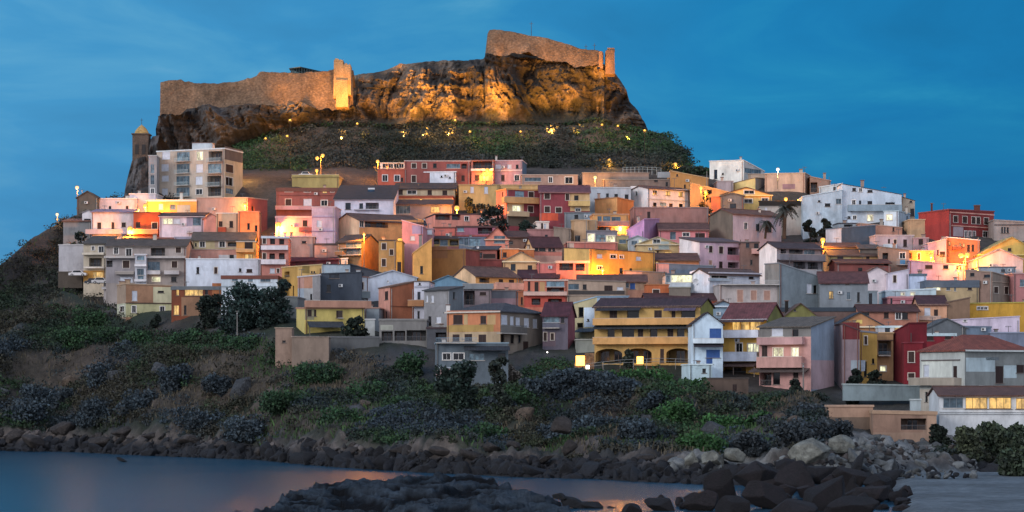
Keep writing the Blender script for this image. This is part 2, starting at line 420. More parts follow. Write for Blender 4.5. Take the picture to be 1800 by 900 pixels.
w0 = curtain('cliff_face', 217, 280, ci(OT), lambda u: 352+0*u, lambda u: 607+0*u, attrmat('craggy rock', .8, 1.0), lambda U, v, x, z, t: (np.abs(fbm(x*.22, z*.07, seed=81, o=4))*9+np.abs(fbm(x*.7, z*.3, seed=82, o=3))*2.5-2)*np.clip((1-t)*5+.15, 0, 1), .7, 70, 1, 20,
             lambda U, v, x, z: mixc(np.zeros(U.shape+(3,))+np.array([.10, .088, .082]), np.array([.010, .010, .010])+np.zeros(U.shape+(3,)), np.clip((fbm(x*.5, z*.25, seed=83, o=4)+.15)*4, 0, 1)*.9))
tag(w0, kind='structure')
def ptb(x0, x1, yt, yb, Y, dep, jit=0):                 # masonry block
    a = P(x0, yb, Y); b = P(x1, yb, Y); t0 = P(x0+1, yt, Y); t1 = P(x1-1, yt+jit, Y)
    return [a, b, t1, t0], (0, dep, 0)
mb = MB()
for x0, x1, yt, yb in ((586, 604, 105, 172), (602.5, 617, 113, 166), (588, 596, 102.5, 108), (597, 601, 104, 108), (606, 611, 110.5, 116), (613.5, 616, 111.5, 116), (590, 612, 140, 188)):
    p, o = ptb(x0, x1, yt, yb, 629-(.8 if yt > 130 else .05*(x0 % 5)), 6, .6); mb.prism(p, o, stonemat('c09a6a', 1.2, .7, .5, True))
w3 = mb.build('ruined_tower', None, P(600, 165, 629)); tag(w3, 'brightly floodlit ruined tower stub on the castle skyline', 'tower')
mb = MB()
for x0, x1, yt, yb, dy in ((1064, 1081, 88, 130, 0), (1067, 1081, 84, 90, .5), (1052, 1060, 90, 120, -1)):
    p, o = ptb(x0, x1, yt, yb, 631+dy, 6, 0); mb.prism(p, o, stonemat('8a6a50', 1.2, .7, .5, True))
w4 = mb.build('corner_turret', None, P(1072, 130, 631)); tag(w4, 'dark stone corner turret at right end of fortress top', 'tower')
mb = MB()                                                  # glazed pavilion behind the lower wall
mm = plain('3a4a50', .4); gm = glassmat('4a6468')
a, b_, c_ = P(505, 130, 640), P(528, 117, 640), P(565, 126, 640)
p = [P(512, 130, 640), P(528, 130, 640), P(566, 130, 652), P(566, 127, 652), P(528, 119, 640), P(512, 120.5, 640)]
mb.prism(p, (0, 10, 0), gm)
for i in range(12):
    u = 512+i*4.6; vt = 119.6 if u < 530 else 119+(u-528)*.21; mb.tube(P(u, 130, 639.6), P(u, vt, 639.6), .12, .12, mm, 4)
mb.prism([P(508, 121, 639), P(528, 118.4, 639), P(568, 127, 651), P(568, 126, 651), P(528, 117, 639), P(508, 119.6, 639)], (0, 12, 0), mm)
o = mb.build('glazed_pavilion', None, P(530, 130, 640)); tag(o, 'grey glazed terrace pavilion peeping over the lower castle wall', 'pavilion')
# bell tower with a tiled dome
t = thing('bell_tower', 'slender dark stone bell tower with a small yellow dome beside the cliff', 'bell tower', P(249, 300, 615))
mb = MB(); sm = stonemat('6a5a50', 1.2, .6, .5, True)
x0, y0, z0 = P(249, 330, 615); hw = 14*615/FP
def ring(z, h): return [(x0-h, y0-h, z), (x0+h, y0-h, z), (x0+h, y0+h, z), (x0-h, y0+h, z)]
zt = P(249, 238, 615)[2]
mb.prism(ring(z0-4, hw), (0, 0, zt-z0+4), sm); mb.build('wall', t)
mb = MB(); mb.prism(ring(zt, hw+.25), (0, 0, .35), sm); mb.build('cornice', t)
for s in (-1, 1):
    mb = MB(); mb.box((x0+s*.9, y0-hw-.04, zt-4.0), (.5, .06, 1.3), plain('201c1c')); mb.build('opening', t)
mb = MB(); dm = roofmat('b89858'); k = mb.mat(dm); zb = zt+.35
prof = [(1.0, 0), (.96, .5), (.8, 1.1), (.55, 1.7), (.25, 2.2), (0.05, 2.5)]; i0 = len(mb.v)
for r, h in prof:
    for j in range(12):
        g = j*math.pi/6; mb.v.append((x0+r*hw*.9*math.cos(g), y0+r*hw*.9*math.sin(g), zb+h))
for a in range(len(prof)-1):
    for j in range(12):
        j2 = (j+1) % 12; mb.f.append((i0+a*12+j, i0+a*12+j2, i0+a*12+12+j2, i0+a*12+12+j)); mb.mi.append(k)
mb.build('dome', t); mb = MB(); mb.tube((x0, y0, zb+2.4), (x0, y0, zb+4.3), .06, .04, plain('303030')); mb.box((x0, y0, zb+3.8), (.4, .05, .05), plain('303030')); mb.build('cross', t)
# ------------------------------------------------------------------ houses
EYE = np.array((0, 0, CH))
def sub(a, b): return (a[0]-b[0], a[1]-b[1], a[2]-b[2])
def add(a, b): return (a[0]+b[0], a[1]+b[1], a[2]+b[2])
def mulv(a, k): return (a[0]*k, a[1]*k, a[2]*k)
class Face:
    """vertical wall plane from A to B (ground points), outward normal towards the viewer"""
    def __init__(s, A, B, ua, ub):
        s.A, s.B, s.ua, s.ub = A, B, ua, ub
        dx, dy = B[0]-A[0], B[1]-A[1]; s.L = math.hypot(dx, dy); s.d = (dx/s.L, dy/s.L, 0); s.n = (s.d[1], -s.d[0], 0)
    def s_of(s, u):
        k = (u-900)/FP; # A + t d on ray x = kY
        den = s.d[0]-k*s.d[1]; return (k*s.A[1]-s.A[0])/(den if abs(den) > 1e-6 else 1e-6)
    def hit(s, u, v):
        t = s.s_of(u); Y = s.A[1]+s.d[1]*t; return t, CH+(HZ-v)/FP*Y
    def pt(s, t, z, out=0): return (s.A[0]+s.d[0]*t+s.n[0]*out, s.A[1]+s.d[1]*t+s.n[1]*out, z)
def topz(prof, t): return float(np.interp(t, [p[0] for p in prof], [p[1] for p in prof]))
def wallface(mb, F, prof, zb, holes, m):
    """wall with real openings; prof = [(s, z)...] top outline"""
    ss = sorted(set([0.0, F.L]+[p[0] for p in prof]+[h[0] for h in holes]+[h[1] for h in holes]))
    ss = [x for x in ss if -1e-6 <= x <= F.L+1e-6]
    for a, b in zip(ss[:-1], ss[1:]):
        if b-a < 1e-4: continue
        mid = (a+b)/2; ta, tb = topz(prof, a), topz(prof, b)
        hs = sorted([h for h in holes if h[0] <= mid <= h[1]], key=lambda h: h[2]); z = zb
        for h in hs:
            if h[2] > z: mb.poly([F.pt(a, z), F.pt(b, z), F.pt(b, h[2]), F.pt(a, h[2])], m)
            z = max(z, h[3])
        if min(ta, tb) > z+.01: mb.poly([F.pt(a, z), F.pt(b, z), F.pt(b, tb), F.pt(a, ta)], m)
def fbox(mb, F, s0, s1, z0, z1, o0, o1, m):              # box on a wall plane, from offset o0 to o1
    p = [F.pt(s0, z0, o0), F.pt(s1, z0, o0), F.pt(s1, z1, o0), F.pt(s0, z1, o0)]
    mb.prism(p, mulv(F.n, o1-o0), m)
WT = {  # frame colour, glass, surround, recess, mullions
    'w': ('c8c8c8', 'G', 'd8d8d8', .18, 1), 'd': ('201c1c', 'G', None, .22, 0), 's': ('301e1a', 'S', None, .10, 1),
    'p': ('b08878', 'S', 'c0a8a0', .08, 0), 'u': ('2858a0', 'S', None, .10, 1), 'b': ('a8acb4', 'B', None, .12, 0),
    'g': ('707c88', 'H', None, .15, 2), 'l': ('402c1c', 'L', None, .18, 2), 'k': ('c8c8c8', 'K', 'd0ccc4', .18, 1),
    'n': ('3c2822', 'S', 'c8bcb0', .12, 1), 'o': (None, 'O', None, 1.5, 0), 'a': (None, 'O', None, 2.2, 0)}
def window(par, F, h, typ, wallcol):
    s0, s1, z0, z1 = h; fc, gl, sur, rec, mul_ = WT[typ]; W, Hh = s1-s0, z1-z0
    mb = MB(); wm_ = wallmat(wallcol)
    # reveals
    for p in ([F.pt(s0, z0), F.pt(s1, z0), F.pt(s1, z0, -rec), F.pt(s0, z0, -rec)], [F.pt(s0, z1), F.pt(s1, z1), F.pt(s1, z1, -rec), F.pt(s0, z1, -rec)],
              [F.pt(s0, z0), F.pt(s0, z1), F.pt(s0, z1, -rec), F.pt(s0, z0, -rec)], [F.pt(s1, z0), F.pt(s1, z1), F.pt(s1, z1, -rec), F.pt(s1, z0, -rec)]): mb.poly(p, wm_)
    if typ in 'oa':
        back = wallmat(''.join('%02x' % int(int(c_, 16)*.55) for c_ in (wallcol[:2], wallcol[2:4], wallcol[4:6]))); mb.poly([F.pt(s0, z0, -rec), F.pt(s1, z0, -rec), F.pt(s1, z1, -rec), F.pt(s0, z1, -rec)], back)  # back wall colour darkened to paint in the shade of the recess
        if typ == 'a':                                        # arch filling under the lintel
            r = min(W/2, Hh*.42); zc = z1-r*.9
            for sgn, e in ((-1, s0), (1, s1)):
                pts = [F.pt(e, zc, .02), F.pt(e, z1+.01, .02), F.pt((s0+s1)/2, z1+.01, .02)]
                for k in range(0, 7):
                    g = math.pi/2*k/6; pts.append(F.pt((s0+s1)/2+sgn*W/2*math.sin(g), zc+.88*r*math.cos(g), .02))
                mb.prism(pts[:-1], mulv(F.n, -.3), wm_)
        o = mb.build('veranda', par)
        nd = max(1, int(W/2.2)); 
        for i in range(nd):
            mb = MB(); c = s0+W*(i+.5)/nd; w2 = min(.75, W/nd*.36); zt = z0+min(2.15, Hh*.82)
            fbox(mb, F, c-w2, c+w2, z0, zt, -rec, -rec+.06, glassmat('1a1c22')); 
            for e in (c-w2, c, c+w2): fbox(mb, F, e-.05, e+.05, z0, zt+.05, -rec, -rec+.1, plain('5a4438'))
            mb.build('door', o)
        if W > 1.2 and typ == 'o':
            mb = MB(); rm = plain('50545c', .5); zr = z0+min(1.0, Hh*.42)
            fbox(mb, F, s0, s1, zr-.05, zr, -.12, -.06, rm)
            k = int(W/.16)
            for i in range(k): c = s0+W*(i+.5)/k; fbox(mb, F, c-.012, c+.012, z0, zr, -.1, -.08, rm)
            mb.build('railing', o)
        return
    fm = plain(fc, .5); f = min(.07, W*.1)
    for a, b, c, d in ((s0, s1, z0, z0+f), (s0, s1, z1-f, z1), (s0, s0+f, z0+f, z1-f), (s1-f, s1, z0+f, z1-f)): fbox(mb, F, a, b, c, d, -rec, -rec+.07, fm)
    if mul_ and W > .5:
        k = 1 if mul_ == 1 else max(1, int(W/1.1))
        for i in range(1, k+1):
            c = s0+W*i/(k+1); fbox(mb, F, c-.028, c+.028, z0+f, z1-f, -rec, -rec+.08, fm)
    if sur:
        q = plain(sur, .8); e = .12
        for a, b, c, d in ((s0-e, s1+e, z1, z1+e), (s0-e, s0, z0, z1), (s1, s1+e, z0, z1)): fbox(mb, F, a, b, c, d, -.01, .045, q)
    fbox(mb, F, s0-.16, s1+.16, z0-.1, z0, -.01, .12, plain('b0aca8' if sur or gl in 'BH' else '6c625c', .8))
    o = mb.build('window', par)
    mb = MB()
    pm = {'G': glassmat(random.choice(['0c0e12', '08090c', '101218', '1a2430'])), 'H': glassmat(random.choice(['4a6070', '3a4e5c', '5a7484'])), 'B': plain('b4bccc', .6),
          'L': litmat('ffb050', 1.0), 'K': litmat('ffe8b8', 1.35), 'S': plain(fc, .8, 0, .85)}[gl]
    fbox(mb, F, s0+f*.5, s1-f*.5, z0+f*.5, z1-f*.5, -rec-.03, -rec+(.04 if gl == 'S' else .01), pm)
    if gl == 'S':
        for i in range(int(Hh/.16)): fbox(mb, F, s0+f, s1-f, z0+f+i*.16, z0+f+i*.16+.05, -rec+.03, -rec+.06, pm)
    mb.build('shutter' if gl in 'SB' else 'pane', o)
    if gl in 'KL' and W > 1.0: LIT.append((F.pt((s0+s1)/2, (z0+z1)/2, 1.0)))
LIT = []
HOUSES = []
TILES = {1: (80, 220), 2: (80, 380), 3: (460, 260), 4: (460, 420), 5: (740, 260), 6: (720, 380), 7: (740, 500), 8: (1060, 260), 9: (1060, 380), 10: (1060, 500), 11: (1400, 300), 12: (1400, 420), 13: (1400, 560)}
def nums(s): return [float(x) for x in s.split(',')]
def parse(s):
    out = []
    for w in (s or '').split():
        out.append((w[0], w[1:].split(',')))
    return out
def H(tile, xs, top, bot, cols, roof, wins='', ext='', label='', name='house', cat='house', dy=0, dep=9, rot=None, L=9.0, group=None, dn=None):
    ox, oy = TILES[tile]
    ux = lambda x: ox+float(x)/4.5
    vy = lambda y: oy+float(y)/4.5
    xs = [ux(x) for x in nums(xs)] if isinstance(xs, str) else [ux(x) for x in xs]
    tops = [vy(y) for y in (nums(top) if isinstance(top, str) else [top])]
    cols = cols.split()
    uc = (xs[0]+xs[-1])/2; vb = vy(bot)
    Y0 = DV(uc, vb)+dy
    def gp(u, Y): return ((u-900)/FP*Y, Y)
    vt = tops[0]
    if len(xs) == 2:
        r = rot if rot is not None else random.uniform(-.09, .09); W = (xs[1]-xs[0])/FP*Y0
        a, b = (max(0, r*W), max(0, -r*W)); A, B = gp(xs[0], Y0+a), gp(xs[1], Y0+b)
        bk = (-(B[1]-A[1])/W*dep*.9, dep); Cc = (B[0]+bk[0], B[1]+bk[1]); D = (A[0]+bk[0], A[1]+bk[1]); vis = [('m', A, B, xs[0], xs[1])]; mainA = A
        corner = Y0
        # keep side walls hidden behind the front where the photo shows only a front
    else:
        wl, wr = (xs[1]-xs[0])/FP*Y0, (xs[2]-xs[1])/FP*Y0; M = gp(xs[1], Y0)
        side, main = (wl, wr) if wr >= wl else (wr, wl)
        th = math.asin(min(.72, max(.12, side/L))); dm, ds = main*math.tan(th), side/math.tan(th)
        ds = min(ds, 14); dm = min(dm, 9)
        if wr >= wl:
            A, B = M, gp(xs[2], Y0+dm); D = gp(xs[0], Y0+ds); Cc = (B[0]+D[0]-A[0], B[1]+D[1]-A[1]); vis = [('l', D, A, xs[0], xs[1]), ('m', A, B, xs[1], xs[2])]
        else:
            A, B = gp(xs[0], Y0+dm), M; Cc = gp(xs[2], Y0+ds); D = (A[0]+Cc[0]-B[0], A[1]+Cc[1]-B[1]); vis = [('m', A, B, xs[0], xs[1]), ('r', B, Cc, xs[1], xs[2])]
        if len(cols) == 1: cols = cols*2
    zt = CH+(HZ-vt)/FP*Y0
    zb0 = CH+(HZ-vb)/FP*Y0
    zb = zb0-((2.5 if dep <= 3 else 13) if dn is None else dn)
    def zat(v, p): return CH+(HZ-v)/FP*p[1]
    rk = roof.split(); rt = rk[0]
    zA = zB = zC = zD = zt
    if len(tops) > 1:
        if len(xs) == 2: zA, zB = zat(tops[0], A), zat(tops[1], B); zD, zC = zA, zB
        else:
            tv = tops if len(tops) == 3 else [tops[0], tops[1], tops[1]]
            if vis[0][0] == 'l': zD, zA, zB = zat(tv[0], D), zat(tv[1], A), zat(tv[2], B); zC = zB+zD-zA
            else: zA, zB, zC = zat(tv[0], A), zat(tv[1], B), zat(tv[2], Cc); zD = zA+zC-zB
    Q = [A, B, Cc, D]; ctr = ((A[0]+Cc[0])/2, (A[1]+Cc[1])/2)
    t = thing(name, label, cat, (ctr[0], ctr[1], zb0), group)
    mid = lambda p, q: ((p[0]+q[0])/2, (p[1]+q[1])/2)
    zr = None
    if rt in 'SHFM':
        yr = vy(rk[1])
        if rt == 'S': rp = mid(D, A) if vis[0][0] == 'l' else mid(B, Cc) if vis[-1][0] == 'r' else mid(mid(A, B), mid(Cc, D))
        elif rt == 'F': rp = mid(A, B)
        elif rt == 'M': rp = mid(Cc, D)
        else: rp = mid(mid(A, B), mid(Cc, D))
        zr = max(zat(yr, rp), max(zA, zB)+.25)
        if rt in 'SM': zr = min(zr, zt+4.5)
    def profile(fk, P0, P1):
        Lf = math.hypot(P1[0]-P0[0], P1[1]-P0[1]); z0 = {'m': zA, 'l': zD, 'r': zB, 'b': zC, 'w': zD, 'e': zB}[fk]
        z1 = {'m': zB, 'l': zA, 'r': zC, 'b': zD, 'w': zA, 'e': zC}[fk]
        if rt == 'S' and fk in 'lrwe': return [(0, z0), (Lf/2, zr), (Lf, z1)]
        if rt == 'F' and fk in 'mb': return [(0, z0), (Lf/2, zr), (Lf, z1)]
        if rt == 'M' and fk in 'lw': return [(0, zr), (Lf, zA)]
        if rt == 'M' and fk in 're': return [(0, zB), (Lf, zr)]
        if rt == 'M' and fk == 'b': return [(0, zr), (Lf, zr)]
        return [(0, z0), (Lf, z1)]
    wb = MB(); faces = []
    allf = {'m': (A, B), 'e': (B, Cc), 'b': (Cc, D), 'w': (D, A)}
    for (fk, p, q, ua, ub), c in zip(vis, cols): faces.append([fk, Face(p, q, ua, ub), c, []])
    vk = [f[0] for f in faces]
    mc = [f[2] for f in faces if f[0] == 'm'][0]
    for fk, (p, q) in allf.items():
        if fk == 'm' or (fk == 'w' and 'l' in vk) or (fk == 'e' and 'r' in vk): continue
        F = Face(p, q, 0, 0); wallface(wb, F, profile(fk, p, q), zb, [], wallmat(mc))
    def pick(u):
        for f in faces:
            if f[1].ua-.01 <= u <= f[1].ub+.01: return f
        return faces[0] if u < faces[0][1].ua else faces[-1]
    def rect(c):
        x0, y0, x1, y1 = [float(q) for q in c[:4]]
        f = pick((ux(x0)+ux(x1))/2); F = f[1]
        s0, _ = F.hit(ux(x0), vy(y0)); s1, _ = F.hit(ux(x1), vy(y0)); um = (ux(x0)+ux(x1))/2
        _, z1 = F.hit(um, vy(y0)); _, z0 = F.hit(um, vy(y1)); return f, F, s0, s1, z0, z1
    todo = []
    for typ, c in parse(wins):
        f, F, s0, s1, z0, z1 = rect(c)
        s0, s1 = max(.12, s0), min(F.L-.12, s1)
        if s1-s0 < .35: m_ = (s0+s1)/2; s0, s1 = m_-.3, m_+.3
        if z1-z0 < .4: z1 = z0+.4
        pr = profile({'l': 'l', 'r': 'r', 'm': 'm'}[f[0]], F.A, F.B); zlim = min(topz(pr, s0), topz(pr, s1))-.12
        z1 = min(z1, zlim)
        if z1-z0 < .3 or s0 < 0 or s1 > F.L: continue
        h = (s0, s1, z0, z1)
        if any(not (h[1] <= g[0] or g[1] <= h[0] or h[3] <= g[2] or g[3] <= h[2]) for g in f[3]): continue
        f[3].append(h); todo.append((F, h, typ, f[2]))
    for fk, F, c, holes in faces: wallface(wb, F, profile(fk, F.A, F.B), zb, holes, wallmat(c))
    # panels of another colour belong to the wall: a thin skin proud of it, cut around the openings
    for typ, c in parse(ext):
        if typ != 'N': continue
        f, F, s0, s1, z0, z1 = rect(c); s0, s1 = max(0, s0), min(F.L, s1)
        if s1-s0 < .1: continue
        class Sub: pass
        hs = [h for h in f[3] if h[1] > s0 and h[0] < s1 and h[3] > z0 and h[2] < z1]
        ss = sorted(set([s0, s1]+[min(max(x, s0), s1) for h in hs for x in h[:2]]))
        for a, b in zip(ss[:-1], ss[1:]):
            if b-a < 1e-3: continue
            z = z0
            for h in sorted([h for h in hs if h[0] <= (a+b)/2 <= h[1]], key=lambda h: h[2]):
                if h[2] > z: wb.poly([F.pt(a, z, .012), F.pt(b, z, .012), F.pt(b, h[2], .012), F.pt(a, h[2], .012)], wallmat(c[4]))
                z = max(z, h[3])
            if z1 > z: wb.poly([F.pt(a, z, .012), F.pt(b, z, .012), F.pt(b, z1, .012), F.pt(a, z1, .012)], wallmat(c[4]))
    wb.build('wall', t)
    for F, h, typ, c in todo: window(t, F, h, typ, c)
    # roof
    rb = MB(); th_ = .2
    def slab(p, m, th=th_): rb.prism(p, (0, 0, -th), m)
    dAB = (B[0]-A[0], B[1]-A[1]); LAB = math.hypot(*dAB); dAB = (dAB[0]/LAB, dAB[1]/LAB)
    dAD = (D[0]-A[0], D[1]-A[1]); LAD = math.hypot(*dAD); dAD = (dAD[0]/LAD, dAD[1]/LAD)
    def off(p, a, b, z): return (p[0]+dAB[0]*a+dAD[0]*b, p[1]+dAB[1]*a+dAD[1]*b, z)
    if rt == 'P':
        e = .14; m = plain(rk[1], .8); th = float(rk[2]) if len(rk) > 2 else .22
        slab([off(A, -e, -e, zA+.1), off(B, e, -e, zB+.1), off(Cc, e, e, zC+.1), off(D, -e, e, zD+.1)], m, th)
        i_ = .35                                            # sunk roof deck
    elif rt in 'SFMH':
        m = roofmat(rk[2]); e = .5; g = .3
        if rt == 'S':
            sl = (zr-zt)/(LAD/2); zE = zA-sl*e
            for (p, q, sg) in ((A, B, 1), (D, Cc, -1)):
                slab([off(p, -g, -e*sg, zE+.12), off(q, g, -e*sg, zE+.12), off(mid(B, Cc), g, 0, zr+.14), off(mid(A, D), -g, 0, zr+.14)], m)
            rb.tube(off(mid(A, D), -g, 0, zr+.12), off(mid(B, Cc), g, 0, zr+.12), .16, .16, m, 6)
        elif rt == 'F':
            sl = (zr-zt)/(LAB/2); zE = zt-sl*e*.6; e *= .6
            slab([off(A, -e, -g, zE+.12), off(mid(A, B), 0, -g, zr+.14), off(mid(D, Cc), 0, g, zr+.14), off(D, -e, g, zE+.12)], m)
            slab([off(B, e, -g, zE+.12), off(mid(A, B), 0, -g, zr+.14), off(mid(D, Cc), 0, g, zr+.14), off(Cc, e, g, zE+.12)], m)
        elif rt == 'M':
            sl = (zr-zt)/LAD
            slab([off(A, -g, -e, zA-sl*e+.12), off(B, g, -e, zB-sl*e+.12), off(Cc, g, .2, zr+.15), off(D, -g, .2, zr+.15)], m)
        else:
            r1, r2 = off(mid(A, D), min(LAB*.3, LAD/2), 0, zr), off(mid(B, Cc), -min(LAB*.3, LAD/2), 0, zr); e = .45; zE = zt-.08
            q = [off(A, -e, -e, zE), off(B, e, -e, zE), off(Cc, e, e, zE), off(D, -e, e, zE)]
            slab([q[0], q[1], r2, r1], m); slab([q[1], q[2], r2], m); slab([q[2], q[3], r1, r2], m); slab([q[3], q[0], r1], m)
        if len(rk) > 3:                                      # fascia colour along the eave
            F = [f for f in faces if f[0] == 'm'][0][1]; fbox(rb, F, -.25, F.L+.25, zt-.28, zt-.02, .0, .46, plain(rk[3], .7))
    if rt == 'P' and True:
        for k in range(1): pass
    rb.build('roof', t)
    if rt == 'P':                                            # deck hidden behind the coping
        pass
    # roof clutter the photo shows almost everywhere: aerials, flues
    have = [q[0] for q in parse(ext)]; rr = random.random; Wp = xs[-1]-xs[0]
    if cat != 'wall' and Wp > 24 and dep > 5:
        extra = ''
        if 'T' not in have and rr() < .5: extra += ' T%.1f,%.1f' % ((xs[0]+Wp*(.15+.7*rr())-ox)*4.5, (min(tops)-oy)*4.5-28-26*rr()-(16 if rt != 'P' else 0))
        if 'C' not in have and rr() < .42: extra += ' C%.1f,%.1f,%.2f,%s' % ((xs[0]+Wp*(.1+.8*rr())-ox)*4.5, (min(tops)-oy)*4.5-14-14*rr()-(18 if rt != 'P' else 0), .22+.15*rr(), random.choice(['b0a8a0', '9a8478', '8c8884', 'b89888']))
        mf = [f for f in faces if f[0] == 'm'][0][1]
        def free(s0, s1, z0, z1): return not any(f_[1] is mf and any(h[0] < s1 and h[1] > s0 and h[2] < z1 and h[3] > z0 for h in f_[3]) for f_ in faces)
        for sx in (mf.L-.35, .3):
            if rr() < .5 and free(sx-.12, sx+.12, zb, zt):
                pb = MB(); fbox(pb, mf, sx-.055, sx+.055, zb, zt-.1, .03, .14, plain(random.choice(['6c4438', '8c8c8c', '4c4a48']))); pb.build('drainpipe', t)
        if rr() < .35 and mf.L > 4:
            sx = mf.L*(.15+.7*rr()); zx = zb0+(zt-zb0)*(.35+.4*rr())
            if free(sx-.5, sx+.5, zx-.4, zx+.4): pb = MB(); fbox(pb, mf, sx-.42, sx+.42, zx-.3, zx+.3, .05, .38, plain('b8bcc0', .5)); fbox(pb, mf, sx-.3, sx+.05, zx-.2, zx+.2, .38, .4, plain('3a3c40')); pb.build('air_conditioner', t)
        ext = ext+extra
    # extras
    for typ, c in parse(ext):
        if typ == 'N': continue
        if typ in 'BRAK':
            f, F, s0, s1, z0, z1 = rect(c)
            s0, s1 = max(-1.2, s0), min(F.L+1.2, s1)
        if typ == 'B':
            mb = MB(); d = float(c[5]) if len(c) > 5 else 1.2; m = wallmat(c[4]); zf = z0+.0
            fbox(mb, F, s0, s1, zf-.05, zf+.13, .01, d, m); fbox(mb, F, s0, s1, zf+.13, z1, d-.14, d, m)
            fbox(mb, F, s0, s0+.14, zf+.13, z1, .01, d-.14, m); fbox(mb, F, s1-.14, s1, zf+.13, z1, .01, d-.14, m)
            fbox(mb, F, s0-.03, s1+.03, z1, z1+.05, d-.17, d+.03, plain('c0b8b0')); mb.build('balcony', t)
        elif typ == 'R':
            mb = MB(); d = 1.1; m = plain(c[4], .5); k = max(2, int((s1-s0)/.16)); sl = wallmat('a8a4a0')
            fbox(mb, F, s0, s1, z0-.16, z0, .01, d, sl); fbox(mb, F, s0, s1, z1-.05, z1, d-.08, d-.02, m)
            for i in range(k+1): q = s0+(s1-s0)*i/k; fbox(mb, F, q-.015, q+.015, z0, z1-.05, d-.065, d-.035, m)
            mb.build('balcony', t)
        elif typ == 'A':
            mb = MB(); d = float(c[5]) if len(c) > 5 else 1.5; m = roofmat(c[4]); dz = max(.25, (z1-z0)*.8)
            pts = [F.pt(s0, z0+dz, .01), F.pt(s1, z0+dz, .01), F.pt(s1, z0, d), F.pt(s0, z0, d)]; mb.prism(pts, (0, 0, -.1), m)
            if (len(c) > 6):
                n_ = max(2, int((s1-s0)/3.5)+1)
                for i in range(n_): q = s0+.1+(s1-s0-.2)*i/(n_-1); fbox(mb, F, q-.07, q+.07, z0-2.6, z0-.05, d-.25, d-.1, plain(c[6]))
            mb.build('awning', t)
        elif typ == 'C':
            mb = MB(); u, v = ux(c[0]), vy(c[1]); Yc = ctr[1]; p = P(u, v, Yc); w = float(c[2]) if len(c) > 2 else .35; cm = wallmat(c[3] if len(c) > 3 else 'b8b0a8')
            zl = zt-.3; mb.box((p[0], Yc, (p[2]+zl)/2), (w, w, (p[2]-zl)/2), cm); mb.box((p[0], Yc, p[2]+.08), (w+.12, w+.12, .08), plain('6a5048')); mb.build('chimney', t)
        elif typ == 'T':
            mb = MB(); u, v = ux(c[0]), vy(c[1]); Yc = ctr[1]; p = P(u, v, Yc); m = plain('5a5c60', .5, .6)
            mb.tube((p[0], Yc, zt-.3), p, .07, .05, m, 5); mb.box((p[0], Yc, p[2]-.1), (.6, .04, .04), m)
            for k in (-.4, -.15, .1, .35): mb.box((p[0]+k, Yc, p[2]-.1), (.012, .012, .25), m)
            mb.build('antenna', t)
        elif typ == 'K':                                      # satellite dish on the wall
            mb = MB(); cc = F.pt((s0+s1)/2, (z0+z1)/2, .45); m = plain('b8bcc4', .5); r = (s1-s0)/2; i0 = len(mb.v)
            for a in range(4):
                for j in range(12):
                    rr = r*a/3; g = j*math.pi/6; mb.v.append((cc[0]+rr*math.cos(g), cc[1]-.18*(rr/r)**2, cc[2]+rr*math.sin(g)))
            k = mb.mat(m)
            for a in range(3):
                for j in range(12): j2 = (j+1) % 12; mb.f.append((i0+a*12+j, i0+a*12+j2, i0+a*12+12+j2, i0+a*12+12+j)); mb.mi.append(k)
            mb.tube(cc, F.pt((s0+s1)/2, (z0+z1)/2-.2, 0), .03, .03, plain('50545c'), 5); mb.build('satellite_dish', t)
        elif typ == 'F':                                      # thin cornice band
            f, F, s0, s1, z0, z1 = rect(c); mb = MB(); fbox(mb, F, max(-.1, s0), min(F.L+.1, s1), z0, z1, .005, .14, wallmat(c[4])); mb.build('cornice', t)
        elif typ == 'V':                                      # solar water heater panel on roof
            mb = MB(); u, v = ux(c[0]), vy(c[1]); p = P(u, v, ctr[1]); w = float(c[2]) if len(c) > 2 else 1.0
            q = [(p[0]-w, ctr[1]-.8, p[2]-.7), (p[0]+w, ctr[1]-.8, p[2]-.7), (p[0]+w, ctr[1]+.8, p[2]+.5), (p[0]-w, ctr[1]+.8, p[2]+.5)]
            mb.prism(q, (0, 0, -.08), glassmat('1c3448')); mb.tube((p[0]-w, ctr[1]+.8, p[2]+.7), (p[0]+w, ctr[1]+.8, p[2]+.7), .25, .25, plain('c0c4c8', .4), 8)
            for e in (-w, w): mb.tube((p[0]+e*.9, ctr[1]+.8, zt-.2), (p[0]+e*.9, ctr[1]+.8, p[2]+.6), .04, .04, plain('70747c'), 4)
            mb.build('solar_panel', t)
    HOUSES.append((t, Q, zt))
    return t
# ------------------------------------------------------------------ the town (each call is one building)
H(1, '248,415', 572, 700, '5a5650', 'F 522 4a4644', '', '', 'small grey rubble-stone chapel with pitched gable at the far left', 'chapel', 'chapel', rot=0)
H(1, '880,1415,1560', 182, 580, 'aca094 b8a888', 'P b8c4cc .3',
  'b922,205,985,272 g1040,212,1140,284 k1195,210,1245,278 o1290,205,1398,284 b917,306,975,365 g1038,305,1140,378 b1190,308,1245,375 g1285,305,1390,378 n1425,312,1485,375 b920,398,975,446 g1035,402,1140,474 b1187,405,1242,472 o1280,400,1390,480 w1425,412,1482,478 b920,500,968,556 g1035,492,1140,562 w1190,505,1240,548 o1285,488,1390,560 g1425,502,1485,542',
  'R1036,262,1144,286,9ab0b8 R1286,262,1400,286,9ab0b8 R1034,355,1144,380,9ab0b8 R1284,355,1392,380,9ab0b8 R1034,452,1144,476,9ab0b8 R1278,456,1392,482,9ab0b8 R1034,540,1144,564,9ab0b8 C1250,150,2.5,b0b8c0 N1416,182,1560,285,5c5450',
  'tall beige apartment block with glass balconies below the crag', 'apartment_building', 'apartment building', L=11, rot=0)
H(1, '815,880', 240, 578, '8c8c90', 'P a0a4a8', 'g832,310,860,380 g832,395,860,470 w832,500,860,545', '', 'narrow grey wing attached to the left of the tall apartment block', 'building', 'building')
